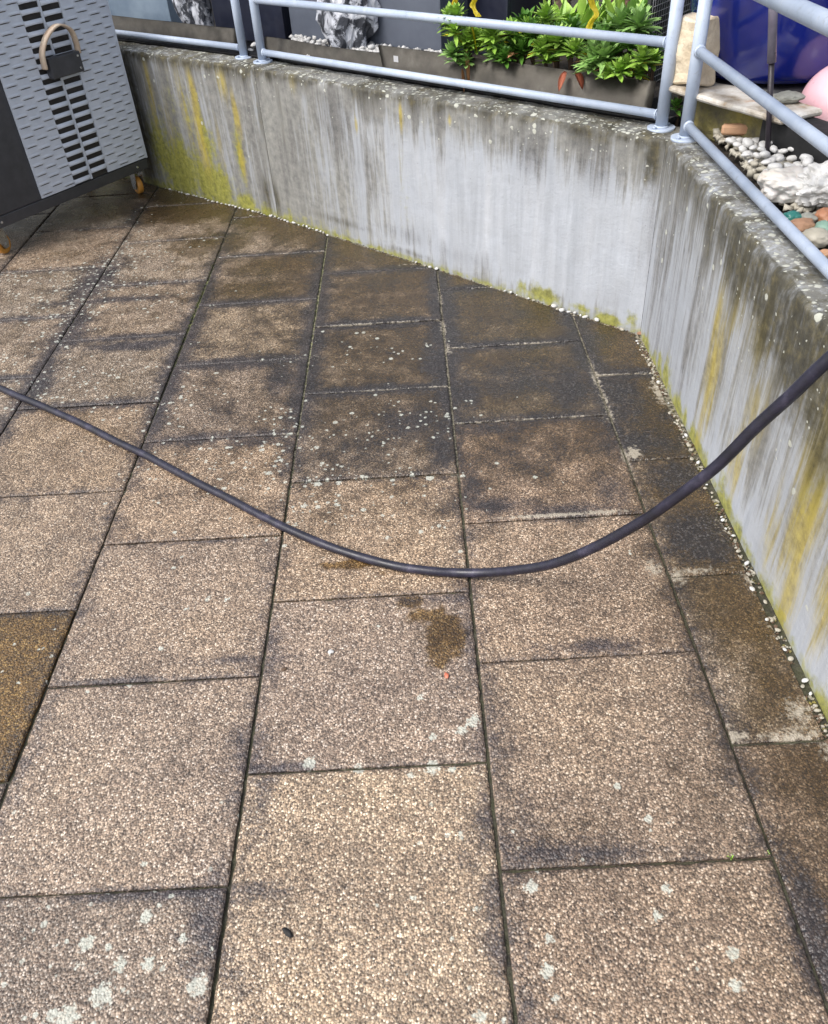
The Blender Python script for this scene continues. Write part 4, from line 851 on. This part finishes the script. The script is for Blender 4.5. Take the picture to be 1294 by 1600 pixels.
# pot
pc = np.array(G(1198, 140, .81)[:2]); dv = (pc-CP[:2])/np.linalg.norm(pc-CP[:2]); pc = pc+dv*.27
root = empty('glazed_pot', (pc[0], pc[1], .655)); tag(root, 'large cobalt blue glazed pot behind the thin black cane', 'pot')
bm = bmesh.new(); lathe(bm, [(.17, .155), (.225, .16), (.245, .19), (.275, .33), (.288, .45), (.29, .55), (.285, .585), (.298, .60), (.298, .625), (.27, .627), (.26, .60), (.25, .50)], 72); obj('body', bm, M_BLUE, root)
bm = bmesh.new(); lathe(bm, [(.20, .0), (.225, .005), (.23, .14), (.20, .152)], 48); obj('plinth', bm, M_FOIL, root)
bm = bmesh.new(); lathe(bm, [(.01, .55), (.249, .56)], 40); obj('soil', bm, M_SOIL, root)
bm = bmesh.new()
rosv = Vector((0, 0, .58))
for i in range(5): rosette(bm, rosv+Vector((.1*math.cos(i*1.3), .1*math.sin(i*1.3), 0)), .2, 22, 0, W=.04)
obj('leaves', bm, [M_LEAF[2], M_DEAD], root)
stone('flat_stone', 1230, 152, ZP+.014, (.045, .03, .014), M_GREYST, 'flat grey-green stone on the right end of the board', 31, facet=.15)
pk = np.array(G(1318, 146, .80)); root = bmesh.new(); bmesh.ops.create_uvsphere(root, u_segments=48, v_segments=32, radius=.115)
for v in root.verts: v.co *= 1+.015*noise.noise(v.co*9)
dv = (pk[:2]-CP[:2])/np.linalg.norm(pk[:2]-CP[:2])
bm = root; o = obj('pink_ball', bm, M_PINK, smooth=True); o.location = (pk[0], pk[1], .655+.115); tag(o, 'soft pink ball partly in view at the right picture edge', 'ball')
# rod
rb = G(1203, 243, ZB); rt = UP(1210, -60, rb); rt = np.array(rt); root = empty('garden_cane', (rb[0], rb[1], ZB-.04)); tag(root, 'thin upright black cane stuck into the white pebbles', 'cane')
mid = UP(1206, 95, rb); o0 = np.array([rb[0], rb[1], ZB-.04])
bm = bmesh.new(); tube(bm, [(0, 0, 0), tuple(mid-o0)], .0075, 12); obj('cane', bm, M_ROD, root)
bm = bmesh.new(); tube(bm, [tuple(mid-o0-(rt-mid)*.02), tuple(rt-o0)], .0115, 14); obj('tube', bm, M_ROD2, root)
# wire mesh panel
ma = G(1006, 126, .69)[:2]; md = np.array([.62, .78]); md /= np.linalg.norm(md); root = empty('wire_mesh_panel', (ma[0], ma[1], GZ), math.atan2(md[1], md[0])); tag(root, 'dark panel covered with pale wire mesh behind the sandstone block', 'panel')
bm = bmesh.new(); box(bm, 0, .75, .006, .02, 0, .55, .003); obj('backing', bm, M_MESHB, root)
bm = bmesh.new()
for i in range(38): tube(bm, [(.02*i, -.003, .01), (.02*i, -.003, .55)], .0012, 5)
for i in range(28): tube(bm, [(0, -.003, .01+.02*i), (.75, -.003, .01+.02*i)], .0012, 5)
obj('wires', bm, M_WIRE, root)
for u, v, r, lb in ((1272, 205, .05, 'yellow-green moss cushion under the pink ball'), (1250, 232, .035, 'small moss cushion at the back edge of the white pebbles')):
    p = G(u, v, .69); bm = bmesh.new(); rock(bm, r*1.3, r, r*.6, 4, .3, int(u) % 9, 3, .3); o = obj('moss_cushion', bm, simple('moss', (.09, .13, .02), (.24, .27, .05), 60, .9, bump=1, bd=.01)); o.location = (p[0], p[1], .69); tag(o, lb, 'moss')
leafy_plant(0, 0, 0, .06, 'small dark plant between the two corner posts', [M_LEAF[2], M_DEAD], heads=2, n=16, tip=G(1056, 170, .72))
dead(1064, 190, .69, None, .04, .025, (.5, -.3, .1), M_DEAD, 'dry brown leaf on the soil between the two corner posts')

# ------------------------------------------------------------------ cabinet on casters
FZ = .135; FH = .05
cR = np.array(G(233, 262, FZ)[:2]); cLf = np.array(G(0, 358, FZ)[:2]); cd_ = (cR-cLf)/np.linalg.norm(cR-cLf)
Wc = .99; c0 = cR-cd_*Wc; angc = math.atan2(cd_[1], cd_[0]); Dc = .56; Hc = 1.05
cab = empty('mobile_cabinet', (c0[0], c0[1], 0), angc); tag(cab, 'tall charcoal cabinet on orange casters with light grey louvred front', 'cabinet')
# local: x along the front to the right, +y behind, z up
bm = bmesh.new(); box(bm, .004, Wc-.012, .004, Dc, FZ+FH+.001, Hc, .004); obj('body', bm, M_DARKM, cab)
bm = bmesh.new(); box(bm, 0, Wc, 0, Dc+.004, FZ, FZ+FH, .004)
for x_ in (.075, Wc-.075): tube(bm, [(x_, .001, FZ+.025), (x_, -.004, FZ+.025)], .0055, 10, 1)
obj('base_frame', bm, [M_DARKM, M_ZINC], cab)
def loc(u, v):   # photo point -> (x,z) on the cabinet front
    p = PL(u, v, c0, cR); return (p[:2]-c0)@cd_, p[2]
xl = loc(66, 312)[0]; xr = Wc-.006; zb, zt_ = FZ+FH+.006, Hc-.03
xc = [loc(128, 262)[0], loc(160, 250)[0]]
cm = loc(131, 266)[0]; cm2 = loc(62, 0)[0]
cxm = (loc(134, 260)[0]+loc(110, 160)[0])/2
bm = bmesh.new(); yf = -.006; CW = .105
box(bm, xl, cxm-CW-.001, yf, .002, zb, zt_, .0015); box(bm, cxm+CW+.001, xr, yf, .002, zb, zt_, .0015)
box(bm, xr+.0005, xr+.012, yf+.002, .02, zb-.004, zt_, .002)
pit = .0425
def band_(x0, x1, z0, z1, bul, n=8):      # one pressed louvre: arched lip
    rows = []
    for i in range(n+1):
        t = i/n; b = math.sin(math.pi*t)**.6; x = x0+(x1-x0)*t
        rows.append([bm.verts.new((x, yf-.0005, z1)), bm.verts.new((x, yf-bul*b*.7, (z0+z1)/2+.002*b)), bm.verts.new((x, yf-bul*b, z0+.004*b)), bm.verts.new((x, yf-bul*b+.0015, z0+.004*b-.001)), bm.verts.new((x, yf+.001, z0+.004))])
    for i in range(n):
        for j in range(4): bm.faces.new((rows[i][j], rows[i+1][j], rows[i+1][j+1], rows[i][j+1])).smooth = True
k = 0; z = zb+.004
while z < zt_-.02:
    for sgn in (0, 1):
        zo = z+(pit/2 if sgn else 0); x0, x1 = (cxm-CW, cxm-.006) if sgn == 0 else (cxm+.006, cxm+CW)
        if zo+.03 < zt_: band_(x0, x1, zo, zo+.021, .011)
    z += pit
box(bm, cxm-.0055, cxm+.0055, yf, .001, zb, zt_, .001)
lw = .066
for ci, xs0 in enumerate(list(np.arange(cxm-CW-.004-lw, xl-.02, -lw))+list(np.arange(cxm+CW+.004, xr-.02, lw))):
    z = zb+.012+(pit/2 if ci % 2 else 0)
    while z < zt_-.02:
        x0 = max(xs0+.004, xl+.003); x1 = min(xs0+lw-.004+.012, xr-.003)
        if x1-x0 > .02:
            band_(x0, x1, z, z+.015, .0038, 6)
            f = bm.faces.new([bm.verts.new((x0+.010, yf-.0006, z-.0010)), bm.verts.new((x1-.010, yf-.0006, z-.0010)), bm.verts.new((x1-.004, yf-.0006, z+.004)), bm.verts.new((x0+.004, yf-.0006, z+.004))]); f.material_index = 1
        z += pit
obj('louvred_panel', bm, [M_SILVER, M_SLOT], cab)
bm = bmesh.new(); box(bm, cxm-CW-.01, cxm+CW+.01, .0022, .0035, zb, zt_, 0); obj('slot_backing', bm, M_SLOT, cab)
# handle box with strap
hb = [loc(66, 92), loc(114, 76), loc(121, 108), loc(74, 126)]
hx0, hx1 = (hb[0][0]+hb[3][0])/2, (hb[1][0]+hb[2][0])/2; hz0, hz1 = (hb[3][1]+hb[2][1])/2, (hb[0][1]+hb[1][1])/2
bm = bmesh.new(); box(bm, hx0, hx1, -.048, -.0075, hz0, hz1, .005)
for x_, z_ in ((hx1-.012, hz1-.018), (hx1-.012, hz0+.018)): tube(bm, [(x_-.006, -.047, z_), (x_-.006, -.052, z_)], .0045, 10, 1)
obj('handle_box', bm, [M_DARKM, M_ZINC], cab)
sp_ = [loc(u, v) for u, v in ((64, 108), (56, 82), (60, 56), (76, 38), (96, 44), (108, 62), (116, 82))]
sp3 = smooth_curve([Vector((x, -.030-.03*math.sin(math.pi*i/6), z)) for i, (x, z) in enumerate(sp_)], 8)
bm = bmesh.new(); prev = None
for i, c in enumerate(sp3):
    t = (sp3[min(i+1, len(sp3)-1)]-sp3[max(i-1, 0)]).normalized(); nrm = Vector((0, 1, 0)).cross(t).normalized(); yv = Vector((0, .017, 0))
    cur = [bm.verts.new(c-yv+nrm*.004), bm.verts.new(c+yv+nrm*.004), bm.verts.new(c+yv-nrm*.004), bm.verts.new(c-yv-nrm*.004)]
    if prev:
        for j in range(4): bm.faces.new((prev[j], prev[(j+1) % 4], cur[(j+1) % 4], cur[j])).smooth = True
    else: bm.faces.new(cur[::-1])
    prev = cur
bm.faces.new(prev); obj('strap_handle', bm, M_STRAP, cab)
# casters
def caster(x, y_, rot):
    M = Matrix.Translation((x, y_, 0)) @ Matrix.Rotation(rot, 4, 'Z')
    bm = bmesh.new(); box(bm, -.035, .035, -.035, .035, FZ-.006, FZ-.0005, .001, 0, M); tube(bm, [M @ Vector((0, 0, FZ-.018)), M @ Vector((0, 0, FZ-.006))], .024, 18)
    for s in (-1, 1):
        vs = [M @ Vector((a, s*.021, b)) for a, b in ((-.030, FZ-.016), (.036, FZ-.016), (.046, .056), (.036, .028), (.010, .028), (-.022, FZ-.062))]
        vo = [v+(M.to_3x3() @ Vector((0, s*.003, 0))) for v in vs]; a = [bm.verts.new(v) for v in vs]; b = [bm.verts.new(v) for v in vo]
        bm.faces.new(a); bm.faces.new(b[::-1])
        for i in range(6): bm.faces.new((a[i], a[(i+1) % 6], b[(i+1) % 6], b[i]))
    tube(bm, [M @ Vector((.024, -.027, .046)), M @ Vector((.024, .027, .046))], .008, 8)
    bmesh.ops.recalc_face_normals(bm, faces=bm.faces[:])
    c = obj('caster', bm, M_ZINC, cab)
    bm = bmesh.new(); n = 28
    prof = [(-.015, .040), (-.012, .045), (.012, .045), (.015, .040), (.015, .022), (-.015, .022)]; rings = []
    for i in range(n):
        a = 2*math.pi*i/n; rings.append([bm.verts.new(M @ Vector((.024+r*math.cos(a), w_, .046+r*math.sin(a)))) for w_, r in prof])
    for i in range(n):
        for j in range(6): bm.faces.new((rings[i][j], rings[(i+1) % n][j], rings[(i+1) % n][(j+1) % 6], rings[i][(j+1) % 6])).smooth = True
    bmesh.ops.recalc_face_normals(bm, faces=bm.faces[:]); obj('tyre', bm, M_ORANGE, c)
    bm = bmesh.new(); tube(bm, [M @ Vector((.024, -.014, .046)), M @ Vector((.024, .014, .046))], .0225, 20); obj('hub', bm, M_ZINC, c)
caster(Wc-.045, .06, 1.25); caster(.055, .06, .35); caster(Wc-.06, Dc-.07, .8); caster(.06, Dc-.07, 2.)

# ------------------------------------------------------------------ hose
HR = .0118
gp = [(-330, 470), (-160, 535), (0, 606), (100, 649), (215, 706), (330, 765), (440, 822), (520, 856), (600, 880), (670, 892), (718, 896)]
H = [Vector(G(u, v, HR)) for u, v in gp]
kx = G(735, 896, HR)[:2]; ke = np.array([1.79, -1.1])
for u, v in ((760, 896), (800, 892), (860, 880), (930, 855), (1000, 816), (1060, 775), (1120, 730), (1180, 672), (1240, 617), (1294, 563)):
    p = PL(u, v, kx, ke); H.append(Vector((p[0], p[1], max(p[2], HR))))
H += [Vector((1.66, -1.035, .93)), Vector((1.715, -1.065, 1.075)), Vector((1.752, -1.083, 1.135)), Vector((1.776, -1.094, 1.1505)), Vector((1.803, -1.108, 1.135)), Vector((1.830, -1.12, 1.06)), Vector((1.87, -1.14, .90)), Vector((1.95, -1.19, .74)), Vector((2.06, -1.26, .705)), Vector((2.25, -1.38, .70)), Vector((2.6, -1.5, .70))]
pts = smooth_curve(H, 10); rad = [HR*(1+.05*noise.noise(p*9)) for p in pts]; pts = [p+Vector((noise.noise(p*5), noise.noise(p*5+Vector((9, 0, 0))), 0))*.006 for p in pts]
bm = bmesh.new(); tube(bm, pts, rad, 20); root = obj('garden_hose', bm, M_HOSE); tag(root, 'long black rubber hose curving across the patio and rising to the right', 'hose')

# ------------------------------------------------------------------ small litter
def bit(name, u, v, s, mat, label, cat, seed, rz=0.): 
    p = G(u, v, 0); bm = bmesh.new(); rock(bm, *s, 3, .3, seed, 1.5); o = obj(name, bm, mat, smooth=True); o.location = (p[0], p[1], s[2]*.55); o.rotation_euler = (0, 0, rz); tag(o, label, cat)
bit('dark_pod', 450, 1458, (.012, .0055, .004), M_BLACK, 'tiny black seed pod on the slab near the bottom of view', 'seed pod', 3, -.7)
bit('pink_petal', 698, 1056, (.005, .009, .003), M_REDL, 'tiny pink petal on the slab below the brown damp patch', 'petal', 6, .2)
bit('brown_crumb', 444, 1046, (.007, .004, .003), M_STEM, 'tiny brown crumb beside the joint left of the damp patch', 'crumb', 8, .4)
bit('white_chip', 517, 1019, (.007, .006, .003), M_PEB, 'tiny white chip on the slab left of the pink petal', 'chip', 9)
bit('rust_chip', 1000, 522, (.012, .008, .006), M_RUST, 'small rust-brown chip at the foot of the wall corner', 'chip', 12)
bm = bmesh.new()
for u, v in ((1140, 1338), (1196, 1336), (1142, 1341)):
    p = G(u, v, -.004)
    for i in range(9): leaf(bm, Vector(p), Vector((random.uniform(-1, 1), random.uniform(-1, 1), 1.2)), random.uniform(.008, .014), .003, 0, seg=3)
tag(obj('moss_tuft', bm, M_LEAF[0]), 'green weed sprigs growing in the slab joint at lower right', 'weed', kind='stuff')
